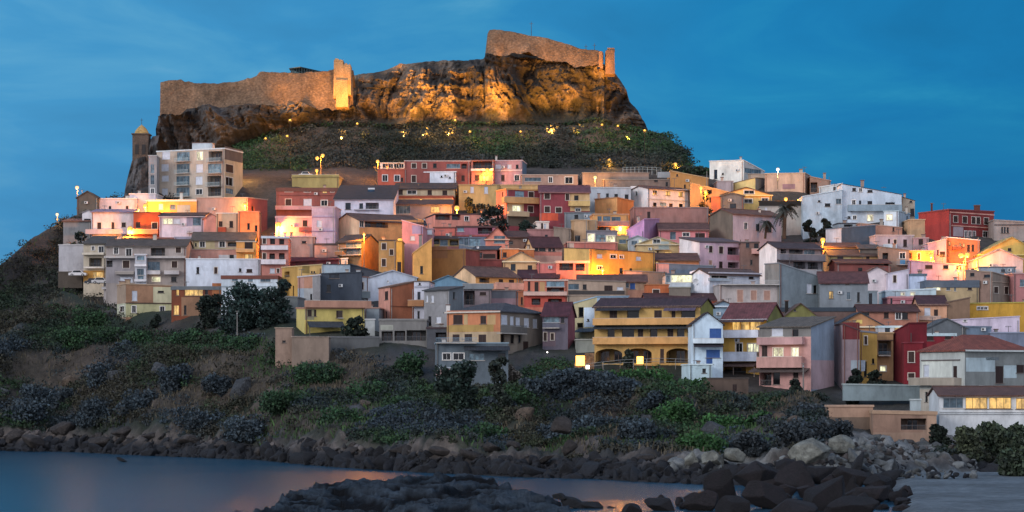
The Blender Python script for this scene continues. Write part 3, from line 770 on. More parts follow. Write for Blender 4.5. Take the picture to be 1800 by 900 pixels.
H(1, '415,720', 580, 680, 'c4bcc8', 'P d0c8cc', 'd500,640,520,666 s636,638,656,666', 'C655,560,.6', 'long low off-white house with two tiny windows beside the chapel')
H(1, '665,870', 542, 640, 'ccc0c8', 'P d8d0d0', '', 'T700,500', 'plain whitish box house rising behind the long low white wall')
H(1, '800,1195', 592, 692, 'd8a848', 'P d8d4c8 .45', 'b895,622,930,668 g985,630,1030,668', 'C1075,536,.35 N1040,632,1145,690,a8b0a8', 'yellow house with thick white roof edge under the apartment block')
H(1, '1195,1600,1755', '575,572,590', 790, '9c8078 8a4440', 'P 988880', 'd1630,640,1650,700', 'T1560,540', 'long grey-brown hall with dark red right end beneath a street lamp', 'hall', 'building')
H(1, '140,360', 758, 870, '74767a', 'M 742 7a5448', '', '', 'small dull grey shed-roofed house lowest at the far left', 'house', 'house')
H(1, '290,385', 690, 860, 'c8c8d0', 'F 672 807878', 'd305,740,358,772', '', 'tiny white gabled annex left of the lavender-white house')
H(1, '362,695', 686, 892, 'd0c4c8', 'M 668 8c7c98', 'n410,770,440,822 n522,768,545,822 n602,770,635,808', 'B320,828,660,862,b8a8b0', 'pale lavender-white house with violet roof and long front terrace')
H(1, '695,905', 690, 885, 'b04a1c', 'P 6a4038', 's715,766,750,810 n842,770,885,820', 'B640,826,892,862,c88860', 'burnt orange house next to the lavender-white one, lit by a lamp')
H(1, '902,1250', 716, 872, 'c8bcca', 'M 694 3c3438 d0c8d0', 'k930,738,1005,782 b1010,738,1064,782 g1165,728,1230,794', 'N1116,720,1166,800,8c88a0 T1125,670 R1120,800,1220,850,a8a4b0', 'lavender-white house with a bright lit window strip at upper left')
H(1, '1250,1370', 740, 860, 'd08878', 'F 700 b07868', '', '', 'blank salmon-pink gable beside the lavender house with lit strip', rot=0)
H(1, '1350,1525', 696, 865, 'c8a484', 'P d8ccc0', 's1370,760,1400,806 s1455,758,1484,810', 'B1366,808,1430,850,9c4428,.8', 'cream house with two brown windows and a small red balcony')
H(1, '1525,1690', 682, 880, 'd88450', 'P c08060', 'd1600,775,1612,826 d1660,792,1672,840', '', 'bright orange block right of the cream house, glowing in lamplight')
H(2, '105,300', 226, 370, 'a4a4ac', 'P b4b4b8', '', 'T288,160', 'blank grey-white box wall at the edge of the left headland')
H(2, '300,480', 216, 492, 'b8ae9c', 'M 160 4c4844', 'w365,238,388,270 w420,238,462,288 o345,330,445,400 l375,440,458,512', 'B300,292,470,305,c8c0b0 B310,402,470,412,d0c8c0 N300,430,470,520,b88838', 'cream balcony house at the left edge with a lit ground floor', dep=11)
H(2, '478,1112', 236, 540, '948c8a', 'S 190 544a44 b0a8a0',
  'w540,245,576,300 w636,256,682,316 o832,252,945,320 n1030,246,1072,290 o480,352,530,402 n612,352,664,410 g806,360,905,440 n998,356,1042,408 b585,480,690,525 k842,480,908,520 d994,480,1036,520',
  'B470,318,712,332,a8a4a4 B796,318,1112,332,a8a4a4 B560,440,705,460,8a8480 B792,432,912,460,b8b4b8 B944,432,1062,460,b8b4b8 N470,334,710,530,8e8a90 C866,150,.4',
  'large grey apartment house with twin arched porches and dark roof on the left', 'apartment_building', 'apartment building', rot=0, dep=11)
H(2, '708,796', 302, 540, 'a4a8b4', 'P c8c8d0', 'g724,315,782,348 g724,415,778,466 g730,470,776,500', 'B706,380,800,396,d0d0d8,.5 B706,500,800,516,d0d0d8,.5', 'projecting pale stair tower in front of the large grey apartment house', 'stair_tower', 'tower', dy=-3, dep=2.5, rot=0)
H(2, '460,565', 500, 640, 'a8a4a8', 'P b8b8c0', 'o500,530,562,560', 'B455,560,566,578,c4c4cc', 'little grey terrace block low at the corner of the grey apartments', dy=8)
H(2, '566,636,996', '545,535,548', 775, '9a8674 9a7458', 'P a08870', 'b684,590,726,670 d888,590,936,606 w684,710,716,764 w906,714,942,764 w588,712,622,755',
  'N852,560,996,688,b8b494 N636,692,996,800,b0ae84 N566,692,636,800,a8ac98 F566,684,996,692,4c3c34 C610,520,.6,a08870 C650,505,.5,a08870', 'brown and pale-yellow two-storey house at the front left edge', L=7)
H(2, '996,1390', 558, 790, '6c3820', 'P 586068 .75', 'l1035,575,1056,628 l1100,568,1246,630 l1012,704,1056,782 d1262,580,1285,620 d1095,705,1115,780',
  'N1318,530,1390,700,985c34 N1075,640,1318,790,84644c', 'modern brown house with a wide glowing orange window and slate flat roof')
H(2, '1392,1835', 472, 690, 'bccad8', 'P 6c3c30 .75', 'g1476,486,1520,516 g1602,486,1640,520 d1484,584,1526,636 g1700,490,1780,520', 'F1392,552,1835,560,98a8b4 C1470,515,.01', 'pale blue-white house with flat brown roof beside the front-left trees')
H(2, '1112,1700', 337, 535, 'c0cada', 'P d0d8e0', 'd1200,402,1210,455 d1217,402,1227,455 n1335,404,1360,455 d1530,412,1550,440 s1590,418,1635,445', 'T1180,480', 'long blank white house wall with two slit windows, left part of town')
H(2, '1510,1665', 200, 350, 'd89848', 'P b0a498', 's1575,205,1640,260 l1575,300,1640,342', 'B1508,262,1650,285,d8a060', 'small ochre-orange block with glowing lower floor next to the salmon flats')
H(2, '1112,1520', 262, 345, 'b8887c', 'P 9c8880', 'd1455,305,1490,338', 'N1370,306,1520,345,b8bcc4', 'pinkish terrace block above the long blank white wall')
H(2, '1160,1650', 187, 300, 'a89c78', 'S 134 544e48', 'w1220,200,1262,246 w1374,198,1420,246 o1440,206,1512,240 d1182,212,1196,240', 'N1340,190,1510,250,a89484', 'khaki house with dark pitched roof above the pinkish terrace block')
H(2, '610,1030', 178, 240, '886058', 'M 158 6a3c34', '', 'T870,130', 'low house with red-brown roof behind the large grey apartments')
H(2, '1020,1160', 165, 300, '9c98b0', 'P a8a4b8', '', '', 'small violet-grey block wedged behind the grey apartments')
H(3, '240,612', 226, 300, 'a89458', 'P a89868 .3', '', 'T590,165 B240,212,612,228,a89458,.3', 'ochre rooftop terrace building under the twin street lamps')
H(3, '116,600', 318, 480, '844e4a', 'P 5c3c34 .95', 'w184,320,246,348 w336,320,386,350 l480,320,516,358 w545,325,572,350 n188,405,234,456 b330,402,396,464 w470,414,520,458',
  'B112,462,400,490,b08890 F116,372,600,378,6c4040', 'dark maroon-brown house with a small yellow lit window')
H(3, '396,580', 466, 745, 'ac9cb4', 'P b0a4b4', 'b436,572,476,628', 'F396,655,580,662,8878a0 F396,545,580,550,8878a0', 'tall lilac-grey block against the white house')
H(3, '110,398', 542, 735, 'd0949c', 'P c8a0a4 .4', 's325,572,362,620', 'B296,628,406,662,8c4c4c,.6 C190,622,.25', 'pink lower block left of the lilac one, washed by an orange lamp')
H(3, '576,1042', 402, 600, 'bcbcd0', 'M 290 383438 b8b4c4', 'd662,434,704,488 d772,438,802,486 o822,432,926,488', 'B730,486,930,492,a0a0b0,.6 V866,345,.8 N822,430,930,442,d0d0dc', 'white-lavender house under a huge dark slate roof', dep=16)
H(3, '918,1148', 168, 285, 'b8543c', 'P b06050', 'w955,214,996,264 w1050,216,1092,264 d1105,235,1115,268', 'T905,150', 'orange-red house at the left of the top row with glazed veranda')
H(3, '936,1132', 118, 175, 'c8c4c0', 'P b8b0a8', 'w955,124,1000,160 w1004,124,1040,160 w1046,124,1084,160 w1088,124,1124,160', '', 'white framed rooftop sunroom on the orange-red house', 'rooftop_sunroom', 'sunroom', dy=-1, dep=4, rot=0)
H(3, '1130,1650', 102, 285, '8c4a44', 'P b8a4a0', 'n1186,122,1222,160 n1270,122,1304,160 d1356,122,1384,158 g1462,126,1570,160 o1580,124,1622,164 n1186,218,1220,272 s1580,218,1606,262', 'T1650,85', 'long red-brown house in the top row with a roof full of dishes')
H(3, '1245,1535,1575', 188, 292, 'ccd4e4 98a8bc', 'P d8dce4', 'o1268,200,1330,276 d1416,218,1430,234 d1482,228,1496,242', 'N1268,196,1330,204,905048', 'small bright white block in front of the long red-brown house')
H(3, '1048,1530', 322, 380, 'b0a488', 'M 280 3c3838', 's1076,330,1116,370 w1152,334,1224,366 s1312,334,1346,372 s1430,336,1468,374', '', 'cream low house with black roof and three red-brown shutters')
H(3, '1046,1515', 380, 440, 'c05a34', 'P 9c4c30 .3', '', 'F1046,400,1515,408,e0a060', 'long orange retaining wall glowing beside the central lamp', 'retaining_wall', 'wall')
H(3, '1044,1505', 448, 540, '6c6c7c', 'M 412 5c443c', 'g1062,456,1176,522 l1335,465,1410,512', '', 'shadowed slate-grey house with brown roof under the glowing retaining wall')
H(3, '580,772,1282', '590,570,570', 745, 'd4b494 d89454', 'S 522 5c4640', 'w776,572,808,626 o816,574,1000,630 s1108,588,1146,636 d1225,588,1236,630', 'C915,670,.05 N640,640,646,641,888', 'cream gable house with brown roof and wide dark loggia, orange-lit front', L=9)
H(4, '600,790,926', '25,2,20', 215, '8a6c48 a07434', 'S -30 403c3c', 'g664,18,786,68 g668,76,786,124', 'R640,50,790,70,586068 R640,104,790,126,586068 B600,100,665,128,8a6848', 'ochre corner house with glass balconies and dark peaked roof', L=8)
H(4, '926,1068', 10, 260, 'b48a50', 'P 4c3c38', 'n950,34,984,84 n1012,82,1042,128 n950,158,982,216', '', 'tall narrow ochre house with shuttered windows left of a lamp')
H(4, '1066,1110', 16, 280, 'e0a028', 'P c08830', 's1072,182,1104,265', '', 'very narrow bright yellow strip house glowing under a lamp')
H(3, '1110,1275', '570,620', 900, 'c0848c', 'P c0a0b0', 'b1175,696,1212,732', 'N1190,612,1275,680,9088b0', 'tall blank pink-mauve house wall right of the glowing yellow strip')
H(4, '1200,1345', '110,-5', 320, 'dca04c', 'P d0a060', 'd1254,214,1276,275', '', 'golden yellow house with sloping roofline and one small dark window', dy=-2)
H(4, '1308,1612,1725', 80, 298, '946834 94483c', 'P 886040', '', 'N1308,60,1470,154,886040', 'windowless tan-brown block with a brick-red right side', L=8)
H(6, '175,390', 178, 262, 'a08448', 'M 160 4c3c38', 'o180,186,236,222 g240,186,302,234 o318,190,388,232', 'N175,238,390,262,94605c', 'ochre loggia house with dark flat roof above the tan-brown block')
H(5, '22,110,625', '560,522,520', 615, 'd08c80 cc8474', 'P 4c3438 .3', 'o112,528,235,570 o242,520,314,570 w346,542,378,578 b462,550,502,586 w558,560,590,590', 'V60,590,1.2 T480,485', 'salmon pink house with veranda in the lamplight, centre of the upper town')
H(6, '25,190', 100, 270, 'b08088', 'P a08088', 'b112,95,178,145', 'B25,150,100,172,b08898', 'rose block with a pale glazed corner under the salmon veranda house')
H(6, '190,375', 88, 185, 'c06458', 'P 6c4038 .3', '', '', 'plain coral-red low block with a brown roof edge')
H(6, '372,695', 80, 200, '98586c', 'P 503434 .4', 'g376,86,430,122 o540,90,655,140', 'F372,150,695,160,a05048', 'plum-coloured house with a wide dark loggia next to the coral block')
H(6, '390,640', 168, 262, '6c7890', 'P 586478', 'g398,172,428,225 g432,170,465,235 g470,175,560,240', 'R400,232,600,262,8898a0', 'blue-grey glazed house below the plum-coloured one')
H(6, '600,785', 180, 262, 'd4806c', 'F 88 6c3c34 c8a088', 'g668,148,756,214', '', 'salmon gable with a large bluish glass window', rot=0)
H(6, '780,945', 165, 262, '74584c', 'M 120 5c3c34', 'd783,198,818,222', '', 'brown-roofed low house right of the glass gable')
H(6, '930,1142', 104, 205, '9c6c6c', 'P 8c6460 .25', 'd1070,146,1092,164', '', 'mauve-brown wall house with one tiny square window, mid-town')
H(6, '1140,1275', '85,100', 215, '84766a', 'P 7c7068', '', 'T1200,60', 'rough concrete-beige blank block next to the mauve-brown wall')
H(6, '915,975,1205', '215,240,238', 312, 'c8a070 c89888', 'S 168 4c282c', 'd985,240,1018,276 d1024,242,1076,276 d1096,246,1120,278 d1130,246,1150,278', 'N975,282,1205,312,c87868 T1190,200', 'cream house with dark red roof and a strip of four dark windows', L=6)
H(6, '715,862', 258, 356, 'd87834', 'P d8a888', 's738,286,768,324', '', 'small bright orange house with one shutter in mid-town')
H(6, '855,985', 262, 330, 'c8743c', 'P d0b090', 's890,280,905,315', '', 'low orange annex beside the small bright orange house')
H(6, '740,1018', '355,352', 445, 'd0a878', 'F 284 8c7868 e0c8a0', 'd800,378,838,430 d934,388,970,434 g935,330,1010,358', '', 'broad cream gabled house with two dark doorways', rot=0)
H(6, '1015,1185', 366, 500, 'c86c64', 'P b09080', '', 'N1015,366,1185,378,d09888', 'plain rose-red wall left of the salmon loggia house')
H(6, '1160,1422', 356, 505, 'd07c68', 'P d0b098 .5', 'o1184,364,1296,428 o1312,374,1386,432', '', 'salmon house with two large dark loggias and cream roof edge')
H(6, '490,745', 345, 420, '8c4440', 'P 7c4440', 's610,398,684,412', 'N490,300,555,420,b85c50', 'brick-red blank terrace wall right of the tan-brown block')
H(6, '500,690', 262, 345, '905850', 'M 240 484850', 'o510,286,575,330 s580,298,680,332', 'K530,238,552,256,c8c8c8', 'maroon house with a dark flat roof and yellow awning')
H(6, '1222,1424,1938', '250,258,290', 500, 'c8a45c d09434', 'P 50403c .15', 'b1482,300,1524,332 w1588,304,1636,334 w1662,310,1692,336 w1484,394,1522,424 b1792,320,1830,350 d1660,410,1690,455 s1740,412,1760,440', 'T1388,180', 'big golden-yellow house in mid-town, base glowing in lamplight', L=8)
H(6, '1248,1645', 205, 275, 'c06c60', 'P c08878 .3', '', 'N1248,200,1300,275,c8a898', 'long flat pink-red terrace behind the big golden house')
H(6, '1405,1645', 115, 212, '686c7c', 'P 60647 .3'.replace('60647', '606470'), 'k1408,140,1464,202 g1474,146,1552,206 k1556,154,1624,206', '', 'grey-lilac house with three big white-framed windows')
H(6, '1300,1410', 30, 200, 'a88c6c', 'P a89070', 'd1308,152,1350,202', '', 'beige block with a dark doorway by the grey-lilac house')
H(6, '1640,1730', 155, 235, 'a09468', 'P a09470', 'g1658,184,1712,214', '', 'small khaki block right of the three big white-framed windows')
H(5, '1640,1790', 722, 800, 'a8b4c0', 'F 695 98a0a8', 'g1665,735,1710,768 k1725,728,1745,762', '', 'small pale glazed gable with a lamp-lit pane', rot=0)
H(5, '398,578', 98, 285, 'a4685c', 'P 8c5c50 .25', 'o410,106,562,166 s426,214,460,258 l482,215,540,262', 'B396,166,574,180,d8ccc8,.5', 'pink house with an open top loggia behind a lit double lamp')
H(5, '574,800,835', 98, 280, 'ac848c 44607c', 'P b8a0a8', 'b588,130,632,164 b684,130,716,164 s634,214,662,262 w740,214,778,260 d750,132,772,164', 'F574,172,800,184,c8b0b0 C596,66,.25 T800,70', 'pink-lilac house with a blue-grey right side ending the top row')
H(5, '798,1242', 212, 305, 'a08478', 'P a89488', 'g820,234,950,264 w1010,230,1040,274 w1140,230,1200,282', '', 'low dusty-pink row house with pale windows')
H(5, '1278,1802', 196, 312, '8a766c', 'P 84766c', '', 'N1380,225,1800,312,7c706c', 'long brown blank terrace wall with railings, top right of centre', 'terrace_wall', 'wall')
H(8, '0,545', 250, 330, '7c6e68', 'P 74706c', 'd405,252,435,270 d496,270,514,305', 'N430,190,535,235,8a96a0', 'long grey-brown building in front of the brown terrace wall', 'building', 'building')
H(5, '300,620', 290, 400, 'bc9c60', 'P a08458 .3', 'b390,306,418,356 b500,306,530,362', '', 'yellow house with two pale shuttered windows above the dark bushes')
H(5, '615,938', 292, 360, 'c09c64', 'P b08c60 .3', '', '', 'plain ochre terrace front above the crimson villa', dy=2)
H(5, '596,676,940', 322, 572, 'd0745c 843640', 'P b8884c .35', 'g744,342,816,402 n850,348,892,406 d640,350,650,386 k725,456,790,520 n846,460,888,510 w632,455,655,485',  # left side of the crimson wall: light painted in as salmon
  'B578,392,944,438,c09058,1.4 B680,506,842,542,b09878 N680,440,812,506,b8a078 N676,540,944,620,605448', 'crimson villa, left half, with long ochre balcony', L=6)
H(5, '938,1335', 350, 575, '843640', 'S 302 6c4048 c09080', 'n976,352,1020,404 n1144,364,1172,414 d1212,376,1246,424 n978,462,1020,510 n1066,470,1112,512 w1222,478,1262,502',
  'B1166,420,1336,460,c8a868 N1180,350,1335,500,c0a070 N938,515,1085,575,c84c28', 'crimson villa, right half, with pitched roof and cream loggia')
H(5, '1288,1660', 312, 480, 'a0aebc', 'P a8b4c0', 'd1464,360,1486,390 d1530,364,1558,388 d1612,368,1642,410', '', 'long pale blue-grey blank house right of the crimson villa')
H(8, '218,354,684', '302,322,330', 475, 'd4d0d4 b8c0d0', 'S 303 5c4440', 'w254,344,274,378 w394,334,428,372 l496,342,532,376 l598,348,630,386 d396,432,424,462 n522,440,550,468 d600,442,632,472 g450,432,500,460',
  'F218,404,684,412,a0a8b4', 'two-storey white house with two warmly lit windows and brown roof', L=7)
H(5, '1375,1552,1682', '405,392,420', 545, 'd89c5c b8783c', 'P a87850', '', '', 'plain orange-ochre cube house beside the white two-storey house', L=7)
H(5, '1362,1642', 522, 700, 'cc9454', 'P a88060 .35', 'o1392,622,1500,668 g1396,540,1430,580 g1440,540,1500,582 g1506,545,1580,585 l1505,630,1622,685', 'B1390,582,1644,622,a07468', 'balcony house with amber glowing ground floor under the orange cube')
H(5, '1135,1372', 512, 600, '707a84', 'P 606870', 'd1214,528,1244,562', 'N1290,512,1372,575,8898a8', 'slate-blue low house squeezed behind the beige blocks')
H(5, '1188,1395', 572, 750, 'ac8e6c', 'P a89070', 'd1220,694,1258,742', 'F1270,630,1316,634,c8b8a0', 'plain beige block with a dark doorway in mid-town', dy=3)
H(8, '240,836', 470, 650, '946a64', 'P 8c706c', 's350,504,374,556', '', 'long windowless mauve-brown wall building right of centre', 'building', 'building', rot=-.04)
H(8, '186,326,445', '655,562,562', 740, 'bc8cc0 94749c', 'P b890bc .15', '', 'V330,675,1.3', 'lilac house with a sharply slanted roofline', L=8)
H(8, '444,834', 648, 730, 'c87c84', 'S 600 60423c d09890', 'g530,664,576,724 w630,670,684,700 s730,674,806,712', '', 'pink house with brown roof attached to the lilac house')
H(8, '270,600', 760, 862, 'c0a878', 'F 705 a89c80 c8b898', 'w396,720,454,756 l485,822,546,850 d324,828,352,856 s425,815,440,845', 'R400,748,530,802,9ca8a8 N440,740,520,800,98a8a8', 'beige house with glass balcony and a small amber window', rot=0)
H(8, '604,764,1096', '708,742,748', 925, 'd8d4da c4a4b4', 'P 504448 .3', 'n838,776,866,828 n918,780,950,836 o986,786,1080,846 p838,890,860,925 s918,898,946,950 o988,904,1078,950', 'N980,848,1090,890,c88898', 'bright white blank gable with a pink two-storey front', L=8)
H(8, '1094,1235', 745, 930, '7c6058', 'P 483c3c .3', 'd1130,752,1158,790 d1195,756,1232,794 d1165,885,1182,925', 'B1174,800,1234,838,c89890', 'narrow brown house squeezed right of the pink two-storey front')
H(8, '1235,1375,1740', '795,790,795', 1030, 'dcdce0 807c84', 'S 748 44383c', 'o1405,796,1448,836 o1470,796,1580,850 g1590,800,1675,845 o1505,900,1600,955 o1620,905,1700,960',
  'B1376,845,1736,890,6c707c B1508,965,1705,1000,989ca4 A1375,880,1740,898,484044,1.6', 'white gable house with stacked dark verandas right of centre', L=8)
H(8, '845,1028,1410', '520,520,545', 720, '6c6258 aca0ac', 'S 484 6c483c', 'w1116,590,1142,644 d1210,602,1240,656 d1292,614,1336,666', 'C1238,490,.25', 'old rough stone gable house with white-lilac front and brown roof', L=9)
H(8, '932,1114', 378, 480, '5c646c', 'F 358 505860', 'd1004,440,1054,480', '', 'dark slate-grey house with a low curved gable', rot=0)
H(8, '928,1335', 372, 450, 'd0b064', 'F 312 60483c d8c888', 'w1116,330,1196,364 w1116,404,1182,436 w1256,396,1306,420', '', 'yellow house with broad low gable below the white modern building', rot=0)
H(8, '1030,1205,1295', '280,236,245', 345, 'ccb474 6c7078', 'P 706050 .15', '', '', 'upper pale-yellow block with slanted roof behind the yellow gable', L=7)
H(8, '905,1030', 262, 350, 'a4949c', 'P a8989c', '', '', 'small blank mauve-grey block under the white modern building')
H(8, '843,1112,1276', '105,96,185', 292, 'd4d6d4 9ca4ac', 'P c4c8cc .2', 'd877,172,904,246 d943,198,951,212 g1122,165,1250,205', 'T944,90', 'white modern cube building with sloping glazed side, skyline right', 'building', 'building', L=9)
H(8, '1112,1300', 206, 280, 'a89484', 'P a89484', '', '', 'low beige extension behind the white modern cube')
H(8, '1280,1598,1640', 198, 360, 'b49888 9c8070', 'P a89484', '', 'T1595,150 N1420,285,1520,325,8c6c78', 'big plain beige block on the right skyline', 'building', 'building', L=8)
H(8, '1638,1800', '225,260', 362, '846c62', 'P 8c7468', 'o1640,272,1696,350', '', 'brown building with sloping top right of the plain beige block', 'building', 'building')
H(8, '538,832', '180,240', 345, 'b88040', 'P c09868 .2', 'd580,206,594,226 s640,290,655,320', '', 'orange-ochre house with a sloping top lit by the stairway lamps')
H(8, '690,995', '275,350', 450, 'b08a58', 'P b89868 .2', 's850,330,862,360 s842,395,885,430', '', 'old ochre stone house descending beside the lamplit stairs')
H(8, '866,935', 385, 470, 'b86c50', 'P a07060', '', '', 'small reddish corner house under the right stairway lamp')
H(8, '1238,1712', 462, 575, 'a4a09c', 'P 8c8884 .2', 'b1280,470,1300,500', 'N1238,420,1670,462,26221f', 'long pale house with a black parapet above the palm')
H(8, '1236,1672', 420, 480, '241f1e', 'P 201c1c', '', '', 'black slatted parapet fence on the long pale house', 'parapet_fence', 'fence', dep=1, dy=-1)
H(11, '50,362', '205,150', 420, 'aabccc', 'P b8c8d4 .2', 'g313,222,354,264 d175,234,185,248 d225,258,268,284', '', 'left sloping wing of the big blue-white apartment building', 'building', 'building')
H(11, '180,362', '130,100', 240, 'b0c0cc', 'P b8c8d4 .2', 'd296,128,306,158', '', 'small upper block of the blue-white building group on the skyline', dy=6)
H(11, '360,832', '104,190', 415, 'b4c4d6', 'P 303840 .12', 'd442,136,470,162 w495,138,520,168 d562,140,602,172 w440,232,468,270 d494,236,513,272 d562,240,600,284 o703,250,780,292 d405,360,428,380 w447,356,475,386 k562,350,604,398',
  'B404,272,830,320,8094a4 T690,130', 'big blue-white apartment building with long balcony on the right skyline', 'apartment_building', 'apartment building', rot=.02)
H(11, '692,808,898', 318, 448, 'b8c8d8 9cacbc', 'P a0b4c0', 'k712,348,757,392 d872,358,882,384', '', 'white rounded front wing with a bright lit window', 'house', 'house', dy=-4)
H(11, '826,936', '205,240', 390, 'b4a490', 'P 302c2c .12', 'd895,232,915,252 d900,300,945,360', '', 'narrow beige building between the blue-white one and the red palazzo')
H(11, '966,1206,1562', '335,305,322', 565, '982c24 842c2a', 'P 7c3430 .3', 'n1242,358,1276,408 n1314,362,1350,414 n1386,366,1416,420 n1424,368,1454,422 n1484,374,1520,426 w1330,478,1350,524 w1362,478,1382,526 w1396,480,1416,526 w1476,480,1516,526',
  'F1215,335,1562,344,c89080 F1225,440,1562,448,c89080 C1428,278,.6,583028 C1070,262,.2,583028 N1240,444,1320,520,a09098', 'large deep-red palazzo with pale window frames on the right skyline', 'palazzo', 'building', L=10)
H(11, '1562,1840', '388,405', 560, '948884', 'P 8c8480 .3', 'd1620,446,1634,494 d1641,446,1655,494 d1663,447,1680,495', 'F1565,425,1840,432,443c40', 'grey-brown building with three slit windows right of the red palazzo', 'building', 'building')
H(11, '895,1228', 386, 520, 'b49470', 'P b8a080', 'g1020,436,1052,486 s1143,444,1172,480', 'N1040,470,1170,520,4c5c6c', 'tan flat-roofed house in front of the red palazzo')
H(11, '232,356,626', '462,452,430', 605, 'b8c0d0 405468', 'P 586c80 .2', '', '', 'dark slate-blue windowless block with a pale left side', L=8)
H(11, '500,836', '415,450', 520, 'b4806c', 'P b09080 .2', 's760,445,775,480 d835,455,852,495', '', 'orange-pink terrace house below the blue-white building', dy=2)
H(11, '335,480', 415, 470, '8c98a4', 'P 38343c', 'o375,425,445,455', '', 'small blue-grey porch block behind the slate-blue wall')
H(11, '626,928', 510, 632, 'b0a0a8', 'P b8a8a8', 's724,540,740,580 n770,544,792,580 s845,544,874,602', 'B684,582,784,626,c8d4e0', 'lilac-grey house with a small white balcony right of the slate-blue block')
H(11, '926,1045', 532, 640, 'a88488', 'P b09090 .2', 's966,540,1002,592', 'R800,590,1045,635,a09498', 'dusty pink block with a brown shutter')
H(11, '1040,1186', '575,540', 712, 'b898a8', 'P c8b8b8 .15', 'd1112,626,1126,670 s1134,640,1176,680', '', 'mauve house with upward slanting roof right of the dusty pink block')
H(11, '1188,1450', '525,550', 700, 'b87048', 'P d0ccd0 .2', 'l1205,562,1220,588 l1290,570,1304,600 l1318,572,1332,602 s1350,585,1372,640 s1385,585,1405,640', 'B1232,598,1300,625,8c4c30,.6', 'orange-lit row house beneath the red palazzo by the double lamp')
H(11, '1448,1960', 660, 745, 'c4a44c', 'F 526 b0a060 d0b868', 's1672,612,1700,636', 'T1706,520 C1776,620,.2', 'mustard-yellow broad gable at the right edge', rot=0, dep=12)
H(11, '1422,1792', 700, 780, 'd8b8b0', 'F 620 c0a8a8', '', 'T1508,680', 'pinkish-white broad gable in front of the mustard one', rot=0)
H(12, '258,655', 132, 200, 'b0905c', 'S 88 54423c', 'd324,138,370,180 s552,134,578,186', 'N262,135,322,195,b8b078 N372,138,430,195,b8b078', 'tan house with brown roof and one dark square window, right of the lamp')
H(12, '150,520', 62, 130, 'b88c58', 'S 38 5c443c', '', 'N270,60,520,90,b8a458', 'yellow-brown low house under the dark slope right of centre')
H(12, '500,660', 75, 190, '6c6460', 'M 48 58504c', '', '', 'grey-brown lean-to roof house between tan house and slate-blue block')
H(12, '318,745', '190,215', 285, '7c4440', 'S 168 5c3834', 'd488,228,522,264', '', 'dark brick-red low house with a long roof and one small window', dep=8)
H(12, '652,892', '60,90', 225, '887468', 'P 706860 .2', 'o680,110,726,200 w816,108,862,156', 'R790,158,892,202,8898a0 N820,166,860,200,1c78b0', 'brown-grey house with railings and a bright blue item on its balcony')
H(12, '890,1085', 92, 205, 'd08848', 'P 98847c .2', 's896,108,908,156 n957,112,980,165', '', 'orange-lit house wall directly behind the right-hand street lamp')
H(12, '890,1335', '170,205', 252, 'a890ac', 'P a08898 .2', 's1018,206,1076,236 d1160,206,1202,238 s1264,214,1306,240', 'C1080,175,.2', 'long low lilac house with three wide brown windows')
H(12, '548,730', 268, 400, 'd0c4cc', 'F 220 6c5048', '', '', 'pale pinkish-white blank gable house, right part of town', rot=0, dy=2)
H(12, '724,888', '275,240', 402, 'c0b8c8', 'P a8a4b0 .15', 'n765,288,790,346', '', 'pale lavender house part with slanted top and one tall window')
H(12, '884,1028', 278, 400, 'b0c0dc', 'P 4c6070 .5', '', '', 'pale blue blank wall between the lavender and the beige slate-topped houses')
H(12, '1026,1442', 330, 448, 'a89470', 'P 4c5868 1.5', 'k1086,350,1136,406 g1186,348,1216,406 g1248,352,1262,412 s1356,362,1388,404', '', 'beige house under a thick slate-blue roof band')
H(12, '1340,1550,1722', '245,262,310', 458, '887066 80746a', 'P 8c7c70 .2', 'd1373,268,1408,296 d1483,282,1532,306 o1585,275,1660,306 n1563,378,1596,428 n1645,378,1676,436', 'F1550,340,1722,346,9c8c80', 'rough brown concrete house with small dark windows at the right', L=8)
H(12, '1715,1850', 272, 440, 'a46c6c', 'P b08c8c .2', 'g1768,320,1810,376', '', 'dusty rose house cut by the right edge of town')
H(12, '1440,1735', 222, 290, '8494a4', 'P 586068 .2', 'd1620,240,1650,262', '', 'blue-grey rooftop block under the pinkish gable')
H(9, '685,842,1240', '440,462,470', 628, 'd0d8e8 bcc4d4', 'S 418 5c4844 a8a8b4', 'w856,462,985,494 d1154,484,1192,496 g832,500,900,510', 'K738,505,760,530 B832,492,1000,512,8494a4,.8', 'white-blue house with small satellite dish on its blank gable, centre right', L=9)
H(9, '1280,1394,1722', '378,370,480', 700, '84807c 6c7a84', 'P 788088 .2', 'b1612,535,1650,610 d1664,546,1690,612', '', 'tall grey concrete block with blank left face', L=8, dep=12)
H(12, '185,565', 342, 530, '747e88', 'S 266 5c3838', 'l258,414,292,472 d230,345,262,360 d388,348,420,362 g400,420,426,480 d480,422,500,500', '', 'grey house with maroon roof and one small amber window')
H(12, '565,640', 412, 530, '70808c', 'P 808c94', 'd572,430,600,520', '', 'small blue-grey outbuilding right of the maroon-roofed grey house')
H(9, '920,1392', 540, 700, 'aca4a4', 'P a8a4a8 .2', 'p1062,584,1106,680 p1170,588,1214,664 p1274,590,1320,664', 'R925,506,1390,540,a8a8ac', 'pale flat-roofed house with three pink shutters and a roof railing')
H(9, '495,720', 458, 575, '9ca8b4', 'P 505860 .3', 'g498,470,530,522 k540,465,705,524', 'B515,528,690,560,b8c4d0 N522,562,690,620,746c64', 'house with a brilliantly lit white glazed veranda, centre right')
H(9, '522,692', 562, 640, '706860', 'P 808078', '', '', 'dark concrete base wall under the lit glazed veranda', 'retaining_wall', 'wall', dy=-2)
H(9, '160,500', '432,445', 520, '6c6460', 'P 606468 .2', '', 'N160,430,310,480,a08480', 'grey rooftop building between the golden house and the lit veranda', dy=5)
H(9, '345,522', 540, 640, 'bc6430', 'P a06840 .2', 'n394,580,446,620', '', 'small deep-orange house with one white-framed window')
